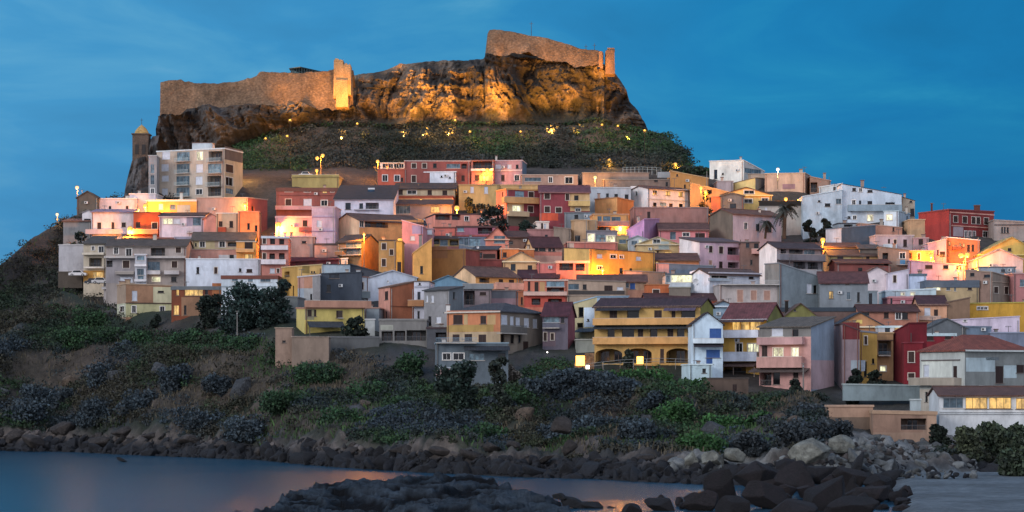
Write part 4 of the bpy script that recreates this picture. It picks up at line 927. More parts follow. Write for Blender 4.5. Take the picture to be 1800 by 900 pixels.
H(9, '420,890', '372,395', 450, '58687c', 'P 687888 .15', '', 'N420,370,522,450,c08880', 'long blue-grey wall with a pink left end')
H(9, '340,758', 346, 420, 'b87044', 'S 300 5c3c34 c89868', 'l388,356,412,420 l418,358,440,415', '', 'orange house with brown roof and two glowing doorways')
H(9, '-200,345', 516, 612, 'a88c74', 'S 470 64443c', 's8,548,76,596 g130,528,205,566 u214,530,254,578', 'N195,585,345,645,a87c68 N-200,520,0,612,988478', 'long beige house with brown roof above the yellow arcaded villa')
H(9, '345,905', 660, 680, 'b85c44', 'S 618 4c2c30 d0a898', '', '', 'low house with red-brown roof right behind the yellow arcaded villa')
H(10, '-68,770,872', 168, 642, 'b09050 80803c', 'S 110 402c34 d8b888',
  's52,205,112,294 d190,196,285,294 s405,204,465,268 s542,204,572,270 d618,200,730,290 d35,348,92,418 d150,348,246,418 s275,350,318,450 d372,348,430,416 s510,346,556,446 d585,342,644,414 d668,344,706,412 a-60,508,152,626 a172,504,385,622 s452,510,482,618 a500,504,690,622',  # larger dark panes paint in the shade under the awnings
  'B-68,268,735,318,c89858,1.3 B-68,418,705,470,c89858,1.3 A-45,172,305,206,2c2c34,1.6 A492,172,740,206,5c5068,1.6 A-68,318,730,350,30363c,1.6 C278,150,.3 C790,90,.01',
  'yellow three-storey arcaded villa with dark awnings near the shore slope', 'villa', 'villa', L=8, dep=10)
H(10, '705,948', 312, 745, 'b8d0e4', 'F 222 34282c', 'u843,348,936,426 u816,516,925,580 u816,584,866,630', 'B708,428,950,464,c8d8e4,1.1 A715,464,948,492,302c38,1.5 N705,634,770,745,98b4c4', 'pale blue-white narrow house with bright blue shutters', rot=0)
H(10, '680,862', 632, 770, 'b0ccd8', 'P b8ccd4', 'd795,665,805,700', '', 'small white-blue garden building under the blue-shuttered house', 'garden_building', 'building', dy=-4)
H(10, '865,1040', 168, 320, '7c96ac', 'F 130 5c4840 b8c4d0', '', '', 'small blue-grey house with little brown roof behind the blue shutters')
H(10, '945,1292,1432', '272,268,260', 700, 'c0983c 74743c', 'S 152 64383c c0ccd8', 'l1020,292,1082,374 l1088,292,1155,374 l1162,292,1250,374 w1050,464,1102,548 k1144,468,1188,534 k1190,468,1228,534 o885,650,1130,715',
  'A930,268,1285,296,4c3c3c,1.4 B940,362,1242,420,c8d0e0,1.2 B926,535,1232,606,c4d0e4,1.3 A868,606,1228,648,54403c,2.2,6c6058', 'yellow house with two white balconies and a lit glazed top floor', L=8, dy=-2)
H(10, '1425,1702', 258, 330, '74743f', 'F 150 5c4840', 'd1510,195,1526,212', 'C1452,132,.3,201c1c', 'olive-green broad gable behind the pink balcony house', rot=0)
H(10, '1236,1645,1828', '335,332,315', 812, 'b88c88 7c8ca0', 'M 262 605850',
  'b1332,345,1424,410 d1498,355,1546,412 k1345,502,1424,570 k1493,500,1545,570 s1256,485,1300,570 o1172,695,1332,800 d1345,696,1400,792 s1505,680,1545,742',
  'N1236,335,1645,415,747474 N1645,600,1828,830,a48c94 B1236,418,1596,474,b89090,1.1 B1236,574,1592,656,b88c84,1.2 A1150,656,1636,692,4c403c,2', 'pink-beige house with two deep balconies and a blue-grey right side', L=8, dep=11)
H(13, '365,500', '40,95', 510, '84747c', 'P 4c3438 .2', '', 'N365,30,500,165,682428 T410,20 N430,330,530,410,8a98a4', 'narrow mauve house wall with dark-red upper part')
H(13, '498,638', '95,110', 475, 'a88438', 'P 686c78 .3', 'n537,138,560,206 d534,340,556,460 d598,316,616,358', '', 'ochre-yellow narrow house left of the dark red building')
H(12, '300,700', 690, 740, 'a87850', 'F 582 343c48 d8ccb0', 'o366,625,442,665', 'N446,640,520,670,d0b860', 'house with slate-grey roof and cream gable edge above the ochre house', rot=0, dy=2)
H(13, '634,766', 112, 450, 'a8845c', 'P b89870 .2', 'o646,174,750,286 k662,376,708,418', 'R640,262,735,290,6888a0 F634,168,766,176,584038', 'cream-brown narrow house with loggia and small lit window at ground level')
H(13, '650,892', 60, 130, 'b8bcc4', 'P a8c4d4 .4', 'd700,70,740,108 l775,62,832,110 l836,62,890,110', '', 'rooftop storey with glowing yellow windows and white flat roof', 'house', 'house')
H(13, '766,892,1032', '108,35,32', 490, '6c0e1c 740c1e', 'P 5c1018 .2', '', 'T1076,10', 'tall wine-red windowless house at the right front', L=7)
H(13, '942,1262', 120, 300, '780e20', 'P a8c0cc .5', 's1030,122,1085,175 s1175,118,1225,165', '', 'wine-red upper house under a long white-blue flat roof edge')
H(13, '850,1000', '192,186', 492, '740c1e', 'P 84303c .15', 'n885,262,932,346 n884,432,934,484', 'F850,186,1100,192,a04858', 'lower wine-red house with two white-framed windows')
H(13, '976,1332,1860', '245,240,248', 745, 'a8b0b0 7a8080', 'H 128 7c4030 b8c0c0', 'b1005,365,1050,462 s1240,375,1270,465 d1018,580,1038,660 s1575,376,1636,512 s1740,366,1800,430',
  'N990,330,1232,462,c0c8c4 F990,325,1296,334,5c5454 N976,560,1332,745,a8a49c B942,470,1306,526,948c80,1.4 N1340,310,1570,420,a8bcc4 N1500,305,1600,330,6c7880 N1640,370,1742,470,a4b8c0', 'large weathered grey-white house with terracotta hip roof, right front', L=12, dep=12)
H(13, '1130,1860', 606, 850, 'b8c0c8', 'S 545 5c4038', 'g1162,628,1318,708 l1338,624,1510,714 l1524,624,1700,714 l1738,630,1830,716', 'F1130,735,1860,742,a8b0b8 F1130,752,1860,757,a0a8b0', 'white waterfront restaurant with wide glowing windows and brown roof', 'restaurant', 'restaurant', dy=-6, rot=.02)
H(13, '250,606', 688, 900, '6c5c50', 'P a08470 .3', '', 'N250,685,606,780,9c7e6a', 'long beige garden retaining wall above the beach rocks', 'retaining_wall', 'wall', dep=2)
H(13, '606,1108', '730,740', 915, '8c7464', 'P 9c8068 .5', 'o826,790,1028,880', 'N606,740,1000,900,84695a N1035,740,1108,915,a08470', 'beige concrete boathouse frame with open bay by the beach', 'boathouse', 'building', dep=5, dy=-2)
H(12, '500,968', 572, 655, 'a8705c', 'S 526 50302c', 'd522,575,576,606 s692,578,730,628 w785,580,830,636 d835,582,882,636', '', 'salmon row house with red-brown roof and wide white door')
H(12, '-230,500', 545, 620, '68545 '.strip()+'0', 'P 2c3a48 .8', '', '', 'low dark building with a navy roof band under the tall grey concrete block')
H(12, '968,1190', 516, 640, 'c09070', 'S 455 48282c d8b898', 'b1012,545,1060,606 s1088,558,1120,612', 'B965,612,1140,640,b89888,.6', 'peach house with dark maroon roof and a white blind')
H(12, '1188,1372', '500,462', 640, '78604c', 'P 685448 .2', '', '', 'bare brown side wall right of the peach house')
H(12, '1368,1860', '510,500', 620, 'c0921c', 'P a89c40 .2', 'w1430,536,1452,560 w1458,536,1480,560 w1486,536,1512,560', 'T1700,440', 'vivid yellow long wall house with a row of three tiny windows')
H(12, '1225,1765', '640,612', 735, 'c0b4c8', 'P b8b0c4 .15', 'w1322,628,1346,656', 'C1690,655,.5,a08080', 'long lavender-white blank house below the vivid yellow one')
H(12, '1030,1345', 705, 770, '5c646c', 'F 630 505860', '', 'T1076,620', 'slate-grey broad gable behind the wine-red house', rot=0)
H(12, '1300,1540', '690,695', 770, '60748a', 'P 58687c .3', '', '', 'blue-grey flat block right of the slate gable')
H(12, '1535,1850', 740, 790, '6c7890', 'P 7c88a0 .25', '', '', 'low bluish flat roof block at the far right above the terracotta roof')
H(12, '738,985', 458, 540, 'b0707c', 'P b88088 .3', 'd740,470,760,525', 'F760,480,975,486,984c5c', 'rose-pink low terrace block right of the grey houses')
H(12, '705,1105', '410,392', 470, 'a8c0cc', 'P b8ccd8 .3', 'k828,424,856,448 k903,422,936,448', '', 'long white-teal low house with two small pale windows')
H(4, '845,1226', 305, 355, 'a8b4c8', 'F 250 a8b0c0', '', 'K990,330,1010,350', 'white-blue low broad gable, left of centre', rot=0)
H(4, '605,722,848', '300,292,305', 475, '54687c b0b8c4', 'P 98685c .15', 'g612,312,680,410 g684,320,715,408 n730,348,750,400 n782,342,806,400', 'B605,415,842,466,68747c,1.2 C765,248,.4,b0b8c0', 'blue-grey house with glazed corner and long grey balcony', L=7)
H(4, '462,790', '275,262', 495, '3c4654', 'P 303844 .2', 'd515,362,545,420 d536,262,612,312', '', 'dark slate-blue house with a black square opening')
H(4, '480,935', 265, 300, '38404c', 'F 202 3c4048', '', '', 'dark slate broad pitched roof house left of centre', rot=0, dy=4)
H(4, '160,285,475', '225,215,200', 460, 'b48c40 d0a860', 'P c0a878 .2', 'd245,370,256,452 d390,256,404,270 d410,254,424,270 o180,258,220,305', 'N320,215,378,272,8c7438', 'stepped golden-yellow house behind the front-left trees', L=8)
H(4, '285,462', '300,282', 530, 'a0a4a8', 'P b8b4b8 .25', 'd384,435,400,482 d368,432,378,478', 'N334,292,402,390,b08068 N285,300,333,390,b88c80 N285,392,334,530,98a8b8 N405,292,462,480,848488', 'narrow pastel striped house in pink, grey and pale blue')
H(4, '200,610', '180,160', 225, '6c3038', 'M 138 4c1c30', '', 'N270,185,370,215,583034', 'low house with wine-coloured roof left of centre')
H(4, '525,680', '165,152', 215, 'bcc8d4', 'P c8d0d8 .2', '', 'F622,160,628,205,303840', 'small white block beside the wine-coloured roof')
H(4, '472,700', 202, 280, '94a8b8', 'P 303840 .15', '', '', 'pale blue block with thin dark roof, below the small white block')
H(4, '275,340,812', '545,545,545', 725, 'c4b468 bcac5c', 'P a87c64 .3', 's364,560,396,612 s414,558,432,612 s590,566,640,624', 'N340,545,415,640,8c8868 B338,490,925,542,a87c68,.8 A360,640,640,700,303844,3,585048 R600,575,640,624,585048', 'yellow low house with salmon roof terrace near the garage yard', L=7)
H(4, '812,928', 545, 665, '707c88', 'P a07c70', '', '', 'blue-grey recessed wall right of the yellow low house')
H(4, '820,895', 635, 755, 'a8b0b4', 'P b8bcc0', '', '', 'small whitewashed wall panel beside the dark bush', 'garden_wall', 'wall', dep=1)
H(4, '925,1015,1208', '390,378,335', 640, 'c08878 8a5034', 'P 5c4840 .25', 's974,414,1000,482 s914,418,926,495 d940,575,958,628 d975,575,990,628', 'F1015,530,1208,535,6c3c28', 'brick-brown windowless wall with a pink left face', L=7)
H(4, '1205,1325', 335, 645, 'b8bccc', 'P 5c5048 .2', 'd1242,348,1258,364 d1210,420,1222,480 d1232,418,1256,480 d1232,570,1250,640', 'B1160,485,1285,532,a07048,1 F1205,370,1325,384,9ca0b0', 'narrow white house with an orange-brown balcony box')
H(4, '1285,1482,1592', '408,398,390', 705, '84868c 6c767e', 'M 380 484c50', 'b1300,446,1316,500 b1340,446,1362,505 d1515,420,1530,475 d1325,612,1337,690 b1380,615,1420,668', '', 'plain grey house with two small white windows, left of the tan house', L=7)
H(4, '1320,1628', 350, 430, '6088a4', 'F 290 58788c', 'g1330,355,1370,380', '', 'blue glassy gable behind the plain grey house', rot=0)
H(6, '345,522,862', '470,470,482', 590, 'd8b48c cc9854', 'S 402 5c4640', 'o552,490,632,526 s705,498,740,535 s785,502,826,556', 'B664,530,922,580,c89888,1', 'cream gable house with brown roof and orange front, centre', L=8)
H(6, '860,1180', 486, 520, 'b8906c', 'S 432 44242e', '', '', 'low cream house with dark wine roof, centre')
H(6, '425,645', 580, 715, '80747a', 'P 6c6c74 .3', 'o430,590,515,700 s555,600,605,626', 'B420,535,665,575,747c84,.5', 'grey-mauve concrete house with a deep dark porch')
H(6, '640,858', 588, 700, '5c6470', 'P 746c6c .2', '', 'N640,650,858,700,84707c', 'rough unplastered grey wall right of the dark porch')
H(6, '858,925', 595, 700, 'a06848', 'P 985c44', 's880,640,895,700', '', 'narrow orange-brown strip left of the pink front house')
H(6, '905,1250', 505, 765, 'bc6c54', 'P c8a89c .25', 's988,520,1020,596 s935,516,955,590 g1082,515,1225,558 o1085,565,1222,605 o965,650,1035,702 o1095,652,1205,702', 'B900,600,1245,626,c8a498,.8 N1030,520,1070,600,b89060 R1100,700,1215,720,485058 N905,626,1250,720,b04838', 'pink-red house with wood-shuttered top floor above the tan front house')
H(6, '1208,1710', '500,515', 625, 'a08c7c', 'P 746860 .3', 'g1256,536,1340,580 s1540,548,1606,595 b1640,560,1690,585 d1370,540,1400,580', 'F1255,590,1700,618,403c3c', 'long beige house with dark band, behind the blue-roofed front house')
H(6, '1245,1580', 625, 770, '988878', 'P 908074', '', '', 'plain grey-beige wall right of the pink-red house')
H(7, '1205,1392,1640', '150,96,92', 450, 'b0a884 b8d0e4', 'P 8caac0 .2', 'd1245,180,1285,258 d1235,304,1282,342 d1315,275,1330,290', 'N1290,180,1440,335,bcd0e4 A1250,338,1400,375,384858,1.6', 'cream and sky-blue house with teal door, left of the arcaded villa', L=7, dy=2)
H(7, '1228,1372', 435, 505, '8c9490', 'P 989c98', 'o1270,375,1370,430', '', 'low grey garden base wall left of the arcaded villa', 'garden_wall', 'wall', dy=-2)
H(7, '205,628,962', '208,205,242', 545, 'b8744c 787068', 'H 148 40424a b8b0a8',
  's470,248,516,312 s255,240,330,315 b635,240,685,320 b705,252,735,326 b750,260,785,330 b815,265,855,340 b885,272,920,346 s250,395,305,450 s345,392,405,450 s455,396,516,468 d632,395,660,460 d708,398,738,468 d770,400,792,462 s808,450,850,530',
  'N205,320,575,375,a08448 N205,376,628,545,a89478 R575,322,800,385,505860 C215,165,.35,c8c8c8 N340,235,370,318,a89068 N525,240,590,318,b89868', 'large tan and orange front house with slate hip roof and grey right side', L=14, dep=12)
H(7, '118,690', 462, 745, '5a6874', 'P 7890a0 .2', 'w172,544,235,598 w255,544,340,598 g380,545,500,600 d610,545,668,600 d180,678,208,726 d300,672,318,712', 'R118,422,440,460,7898b0 A340,478,700,520,2c3038,2 N118,664,340,745,947c7c F118,655,345,664,a8b4c0', 'blue-grey seafront house with glass roof terrace, lowest in the centre', dy=-6)
H(7, '962,1162,1218', '240,240,235', 495, '605c6c 84424c', 'S 148 4c2430', 'g970,246,1095,300 n970,380,995,446 n1032,386,1046,440 d1115,265,1128,305', 'R970,300,1100,342,607890 N960,380,1065,490,6c5c68', 'dusky mauve house with dark red roof and maroon right side', L=7)
H(7, '1163,1218', 238, 375, 'c89848', 'P a04c40', 's1170,312,1205,352', '', 'small yellow house wedged left of the sky-blue one')
H(4, '930,1306', 635, 815, '707070', 'P 747474 .35', 'o948,730,1036,805 o1050,726,1135,805 o1146,722,1300,805', 'N940,680,1040,720,949890', 'grey concrete garage terrace with three open bays', 'garage', 'garage', rot=0)
H(4, '1306,1465', 702, 835, '484c54', 'P 3c2c30 .3', 'o1376,740,1460,815', '', 'dark low garage block left of the tan front house', 'garage', 'garage')
H(4, '108,240', 705, 880, '8a7466', 'P a08c7c .12', 'd170,808,182,820 d190,800,202,812', '', 'taller tan garden wall block with small holes at the front left', 'retaining_wall', 'wall', dep=4, dn=6, rot=0)
H(4, '238,530', '775,778', 890, '807064', 'P 98887c .12', '', '', 'lower tan garden retaining wall running right from the taller block', 'retaining_wall', 'wall', dep=4, dn=6, rot=0)
H(4, '530,930', 775, 840, '505458', 'P 60646a', '', '', 'low dark grey road parapet below the garage yard', 'parapet_wall', 'wall', dep=2)
H(4, '130,285', '450,460', 600, '70787c', 'P 787c80', '', '', 'small bare grey concrete block beside the front-left trees')
H(10, '800,1150', 742, 850, '54463e', 'P 4c4440 .15', 's1025,790,1060,850', '', 'rough dark stone terrace base below the white balconies', 'stone_terrace', 'wall', dy=-5, dep=5)
H(13, '370,975', '518,528', 610, '74868e', 'P 8c9ca0', '', '', 'long pale grey-blue yard wall in front of the wine-red houses', 'yard_wall', 'wall', dep=1, dn=.8)
H(13, '905,985', 640, 720, 'a4b4bc', 'P a8b4b8', '', '', 'short white wall stub beside the boathouse', 'garden_wall', 'wall', dep=1)
H(2, '100,290', 440, 480, '504840', 'P 5c544c', '', '', 'low dark stone parapet on the left headland', 'parapet_wall', 'wall', dep=2)
H(4, '0,212', '-20', 300, 'b8786c', 'P b8c0cc .5', 'o66,-12,106,42 o138,0,178,44 n8,-8,34,38 o60,115,104,165 o136,112,182,165 b64,232,104,272 n120,235,140,268 n8,112,34,160', 'B-4,54,210,86,d0c8d0,1.1 B-4,164,192,200,d0c8d0,1.1 C185,-45,.25', 'salmon three-storey flats with white balconies, left part of town', 'apartment_building', 'apartment building')
H(4, '212,420', -20, 170, '9c8480', 'P a89ca0 .2', 'd318,16,352,36', '', 'blank greyish-pink wall house attached right of the salmon flats')
H(4, '418,602', 38, 175, 'b4887c', 'P 4c3c38 .4', '', '', 'pinkish blank wall house with thin dark roof beside the glass balconies')
H(5, '912,1012', 582, 650, 'd8c8c0', 'P d0c0b8 .3', 's950,596,966,640 b972,600,990,640', '', 'tiny white hut between the crimson villa and the grey wall')
# ------------------------------------------------------------------ lamps
def point(name, loc, power, colr, parent, rad=.25):
    l = bpy.data.lights.new(name, 'POINT'); l.energy = power; l.color = colr; l.shadow_soft_size = rad
    o = bpy.data.objects.new(name, l); C.objects.link(o); o.parent = parent; o.location = sub(loc, tuple(parent['_o'])); return o
AMB = (1.0, .42, .07)
def lamp(u, v, vb, power, label, heads=((0, 0),), colr=AMB, r=.32, Y=None, group='street lamps glowing among the houses'):
    Y = Y or DV(u, vb)-1.0
    p = P(u, v, Y); b = P(u, vb, Y)
    t = thing('street_lamp', label, 'street lamp', b, group)
    mb = MB(); m = plain('6a5c4c', .5, .3); mb.tube((b[0], b[1], b[2]-2), (p[0], p[1], p[2]+.1), .11, .07, m, 8)
    mb.box((b[0], b[1], b[2]+.2), (.18, .18, .3), m); mb.build('pole', t)
    for dx, dz in heads:
        q = (p[0]+dx, p[1]-.4, p[2]+dz)
        mb = MB(); mb.tube((p[0], p[1], q[2]+.25), (q[0], q[1], q[2]+.42), .045, .045, m, 5)
        mb.box((q[0], q[1], q[2]+r+.08), (r*.8, r*.8, .07), m); mb.build('arm', t)
        mb = MB(); mb.ball(q, r*1.4, haloglobe(colr), 14); mb.build('lamp_globe', t, smooth=True)
        point('lamp_light', (q[0], q[1]-.35, q[2]-r*1.4-.3), power*5.0/len(heads), (colr[0], colr[1]*.78, colr[2]*.4), t, .3)
def haloglobe(c):
    k = 'halo lamp %.2f %.2f %.2f' % c
    if k in _m: return _m[k]
    m, nt, b = newmat(k); lw = N(nt, 'ShaderNodeLayerWeight', Blend=.5)
    r = ramp(nt, lw.outputs['Facing'], [(.0, (1, .34+.5*c[1], .03+.8*c[2])), (.2, (1, c[1]*1.15+.05, c[2]*1.2)), (1, (.75, c[1]*.55, c[2]*.35))])  # hot core and orange halo painted into the globe's emission colour
    nt.links.new(r.outputs[0], b.inputs['Emission Color']); b.inputs['Emission Strength'].default_value = 1.5; b.inputs['Base Color'].default_value = (.01, .01, .01, 1)
    _m[k] = m; return m
lamp(136, 330, 368, 380, 'tall street lamp beside the stone chapel at far left', colr=(1, .55, .3), r=.34, Y=560)
lamp(101, 377, 388, 90, 'small white lamp on the bare ridge at far left', colr=(1, .7, .45), r=.26, Y=548)
lamp(256, 362, 384, 1800, 'lamp in front of the yellow house below the apartment block', r=.42)
lamp(229, 402, 422, 1700, 'lamp over the front terrace of the lavender-white house', r=.42)
lamp(411, 266, 300, 900, 'lamp at the top right corner of the tall apartment block', Y=582)
lamp(421, 290, 340, 700, 'lamp washing the right side wall of the apartment block', colr=(1, .7, .35), Y=574)
lamp(431, 360, 396, 2000, 'lamp over the bright orange block on the left')
lamp(490, 395, 424, 2200, 'lamp in front of the pink lower block', r=.45)
lamp(564, 275, 312, 900, 'twin-headed tall street lamp standing on the ochre rooftop terrace', heads=((-.9, -.5), (.5, .2)), r=.34)
lamp(557, 300, 314, 350, 'short lamp on the ochre rooftop terrace', r=.3)
lamp(664, 284, 318, 900, 'tall lamp left of the orange-red top-row house')
lamp(703, 423, 470, 2600, 'lamp between the golden strip house and the pink-mauve wall', r=.42)
lamp(853, 301, 322, 700, 'double lamp outside the pink loggia house in the top row', heads=((-.5, -.6), (.5, .3)), r=.34)
lamp(803, 366, 386, 2300, 'bright lamp above the salmon veranda house in the centre', r=.45)
lamp(1071, 282, 296, 600, 'lamp by the hillside path above the brown terrace wall, the left one', Y=594)
lamp(1187, 289, 304, 700, 'lamp by the hillside path above the orange-ochre house', Y=586)
lamp(1046, 312, 334, 500, 'lamp against the brown terrace wall right of the top row', colr=(1, .6, .25))
lamp(1232, 330, 362, 700, 'left lamp of the stairway through the old ochre houses', Y=548)
lamp(1240, 337, 368, 900, 'right lamp of the stairway through the old ochre houses', Y=545)
lamp(1265, 340, 352, 500, 'white lamp at the foot of the stairway', colr=(1, .8, .5))
lamp(1367, 298, 318, 400, 'white lamp on the roof edge of the plain beige skyline block', colr=(.95, .95, 1), r=.3, Y=556)
lamp(1381, 350, 372, 900, 'lamp at the right end of the yellow gable house')
lamp(1446, 422, 450, 1500, 'starry lamp beside the dark slate-blue block', r=.4)
lamp(1636, 450, 468, 1500, 'single lamp before the orange-lit house wall on the right', r=.38)
lamp(1697, 449, 474, 1900, 'brightest lamp under the red palazzo, right', heads=((-1.0, 0), (.3, .1)), r=.42)
lamp(1215, 394, 420, 100, 'unused lamp', r=.2) if False else None
lamp(1059, 474, 492, 1500, 'lamp at the foot of the big golden house', r=.3)
lamp(1005, 412, 440, 800, 'lamp in the lane below the balcony house', r=.28, Y=DV(1005, 420)) if False else None
for i, q in enumerate(LIT):                       # room light spilling out of lit windows
    l = bpy.data.lights.new('room_light', 'POINT'); l.energy = 22; l.color = (1, .62, .28); l.shadow_soft_size = .4
    o = bpy.data.objects.new('room_light', l); C.objects.link(o); o.location = q
# glow of hidden lane lamps: real lamps standing in the lanes behind the roofs
for u, v, vb, pw, lab in ((640, 412, 470, 1500, 'lane lamp just behind the ochre corner house'), (740, 352, 362, 900, 'lane lamp washing the long orange retaining wall'),
                          (1090, 398, 412, 1500, 'lamp inside the amber ground floor of the balcony house'), (1685, 470, 480, 700, 'lane lamp below the palazzo row house')):
    lamp(u, v, vb, pw, lab, r=.22)
def small_light(u, v, Y, power, label, name='wall_light', size=.35, colr=AMB, cat='wall light', group=None):
    p = P(u, v, Y); t = thing(name, label, cat, p, group)
    mb = MB(); mb.box(p, (size, .18, size*1.15), globemat(tuple(colr), 6)); mb.build('glowing_panel', t)
    mb = MB(); mb.box(add(p, (0, .1, size*1.2)), (size*1.15, .3, .06), plain('403830')); mb.build('hood', t)
    point('lamp_light', add(p, (0, -.6, 0)), power, colr, t)
small_light(1125, 633, DV(1125, 640)-1.5, 260, 'square amber lantern under the arcade of the yellow villa', size=.55)
small_light(1020, 634, DV(1020, 645)-2, 200, 'yellow glowing box on the gate post left of the villa', size=.75)
mb = MB(); p = P(1020, 643, DV(1020, 645)-2); mb.box(add(p, (0, .4, -.3)), (1.0, .35, .7), stonemat('a89070', .8)); mb.box(add(p, (1.6, .6, .8)), (.8, .4, 1.4), stonemat('a08468', .8))
o = mb.build('gate_post', None, p); tag(o, 'tan gate post carrying the yellow glowing box', 'gate post')
small_light(1033, 645, DV(1033, 650)-3, 60, 'tiny white spotlight on the grass beside the gate post', size=.28, colr=(1, .95, .85))
small_light(962, 619, DV(962, 630)-1, 15, 'tiny white light on the grass bank in the centre', size=.1, colr=(1, .95, .85))
# castle floodlights: (u, v) of fitting, aim (u, v), energy
# (u, v) fitting, (u, v) aim, watts, cone, kind: w = lights the built walls from further out, c = close at the crag foot, h = up on a ledge, s = small one in the scrub
FL = [(520, 198, 528, 158, 60000, 34, 'w'), (478, 200, 470, 158, 7000, 40, 'w'), (604, 200, 602, 128, 30000, 18, 'w'), (402, 205, 380, 168, 5200, 60, 'w'), (338, 205, 325, 165, 3200, 60, 'w'), (560, 200, 565, 158, 5200, 40, 'w'),
      (600, 0, 603, 170, 12000, 40, 'c'), (640, 0, 640, 165, 2500, 50, 'c'), (710, 0, 706, 170, 26000, 46, 'c'), (688, 0, 686, 150, 7000, 40, 'c'), (745, 0, 745, 170, 9000, 40, 'c'), (790, 0, 786, 168, 26000, 44, 'c'),
      (868, 0, 872, 162, 24000, 42, 'c'), (968, 0, 970, 168, 24000, 42, 'c'), (920, 0, 925, 165, 3500, 44, 'c'), (1062, 0, 1056, 160, 15000, 38, 'c'), (1015, 0, 1012, 176, 7000, 40, 'c'), (1105, 0, 1098, 170, 4000, 40, 'c'),
      (988, 172, 1000, 132, 9000, 44, 'h'), (864, 150, 868, 120, 4500, 44, 'h'), (730, 165, 736, 130, 5000, 46, 'h'), (1060, 150, 1056, 122, 5000, 44, 'h'),
      (905, 112, 905, 72, 3500, 100, 'h'), (985, 120, 985, 90, 3500, 100, 'h'), (1052, 116, 1056, 98, 5000, 60, 'h'),
      (510, 212, 510, 200, 5200, 80, 's'), (505, 240, 508, 226, 3600, 70, 's'), (467, 244, 470, 236, 700, 70, 's'), (628, 218, 628, 205, 3400, 70, 's'),
      (826, 232, 815, 205, 5000, 62, 's'), (800, 212, 806, 202, 3600, 70, 's'), (750, 236, 750, 228, 1900, 80, 's'), (795, 234, 795, 226, 1200, 80, 's'),
      (915, 232, 918, 226, 1900, 80, 's'), (1058, 220, 1062, 210, 2900, 80, 's'), (1086, 222, 1090, 214, 2400, 80, 's'), (1133, 230, 1130, 200, 3600, 55, 's'), (1071, 293, 1071, 290, 1600, 80, 's'), (1187, 297, 1187, 293, 1600, 80, 's')]
for i, (u, v, au, av, e, ang, kd) in enumerate(FL):
    small = kd == 's'; hid = kd == 'h'
    if small: Y = min(G(u, v)-1.0, 612) if G(u, v) > 560 else 606; Yt = max(G(au, av), Y+6)
    elif hid: Y = 621; Yt = 634
    elif kd == 'w': Y = 606; Yt = 634
    else: Y = 614; Yt = 638; av -= 12
    if kd in 'cw': v = HZ-(GZ(u, Y)+1.8-CH)*FP/Y-3
    p = P(u, v+ (3 if not small else 0), Y); q = P(au, av, Yt)
    t = thing('floodlight', ['amber floodlight on the castle slope, aimed up the crag', 'low amber floodlight half hidden in the scrub below the castle'][small], 'floodlight', p, ['floodlights lighting the castle crag', 'floodlights in the scrub below the castle'][small])
    mb = MB(); hm = plain('2c2a28', .5, .5); mb.box(add(p, (0, -.1, -.1)), (.4, .12, .3), hm)
    mb.tube(add(p, (0, -.1, -.4)), (p[0], p[1]-.1, p[2]-1.3 if hid else min(p[2]-1.2, GZ(u, Y))), .06, .06, hm, 6); mb.build('housing', t)
    if small:
        mb = MB(); mb.ball(add(p, (0, -.3, .1)), .26, globemat((1, .45, .06), 2.0), 8); mb.build('lens', t)
        point('flood_glow', add(p, (0, -1.2, 1.0)), 260+e*.4, (1, .50, .07), t)
    l = bpy.data.lights.new('flood_beam', 'SPOT'); l.energy = e*(8 if kd == 'c' else 1.9 if kd == 'h' else 1.9 if kd == 's' else 1.9); l.color = (1, .42, .07); l.spot_size = math.radians(ang*(1.05 if kd == 'c' else 1)); l.spot_blend = .9; l.shadow_soft_size = .3
    o = bpy.data.objects.new('flood_beam', l); C.objects.link(o); o.parent = t
    o.location = (0, .3, .5)
    d = np.array(q)-np.array(p); import mathutils
    o.rotation_euler = mathutils.Vector(d).to_track_quat('-Z', 'Y').to_euler()

# ------------------------------------------------------------------ vegetation
def leaves(n, cen, rad, size, rng, squash=1.0, shell=.45):
    """n leaf quads in an uneven ellipsoid; returns V, F"""
    d = rng.normal(size=(n, 3)); d /= np.linalg.norm(d, axis=1)[:, None]
    r = rng.uniform(shell, 1, n)**.7
    lump = .72+.5*vnoise(d[:, 0]*2.2+cen[0], d[:, 1]*2.2+cen[1], d[:, 2]*2.2+cen[2], seed=5)
    c = np.array(cen)+d*np.array(rad)*(r*lump)[:, None]
    a = rng.normal(size=(n, 3)); a /= np.linalg.norm(a, axis=1)[:, None]
    b = np.cross(a, rng.normal(size=(n, 3))); b /= np.linalg.norm(b, axis=1)[:, None]+1e-9
    s = size*rng.uniform(.5, 1.3, n)[:, None]
    V = np.stack([c-a*s-b*s*.5, c+a*s*.6-b*s*.7, c+a*s*1.1+b*s*.4, c-a*s*.5+b*s*.6], 1).reshape(-1, 3)
    return V, np.arange(4*n).reshape(-1, 4)
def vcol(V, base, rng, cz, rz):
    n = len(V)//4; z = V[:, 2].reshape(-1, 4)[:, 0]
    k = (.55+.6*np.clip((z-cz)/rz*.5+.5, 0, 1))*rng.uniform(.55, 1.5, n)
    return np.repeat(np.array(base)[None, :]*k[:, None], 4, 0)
leafm = attrmat('leaves', 1.5, 0, .8, .5)
rng = np.random.default_rng(5)
GR = (.016, .052, .014); DK = (.006, .015, .008); BG = (.022, .038, .050); BR = (.026, .024, .012); LG = (.028, .066, .014); DRY = (.11, .09, .065)
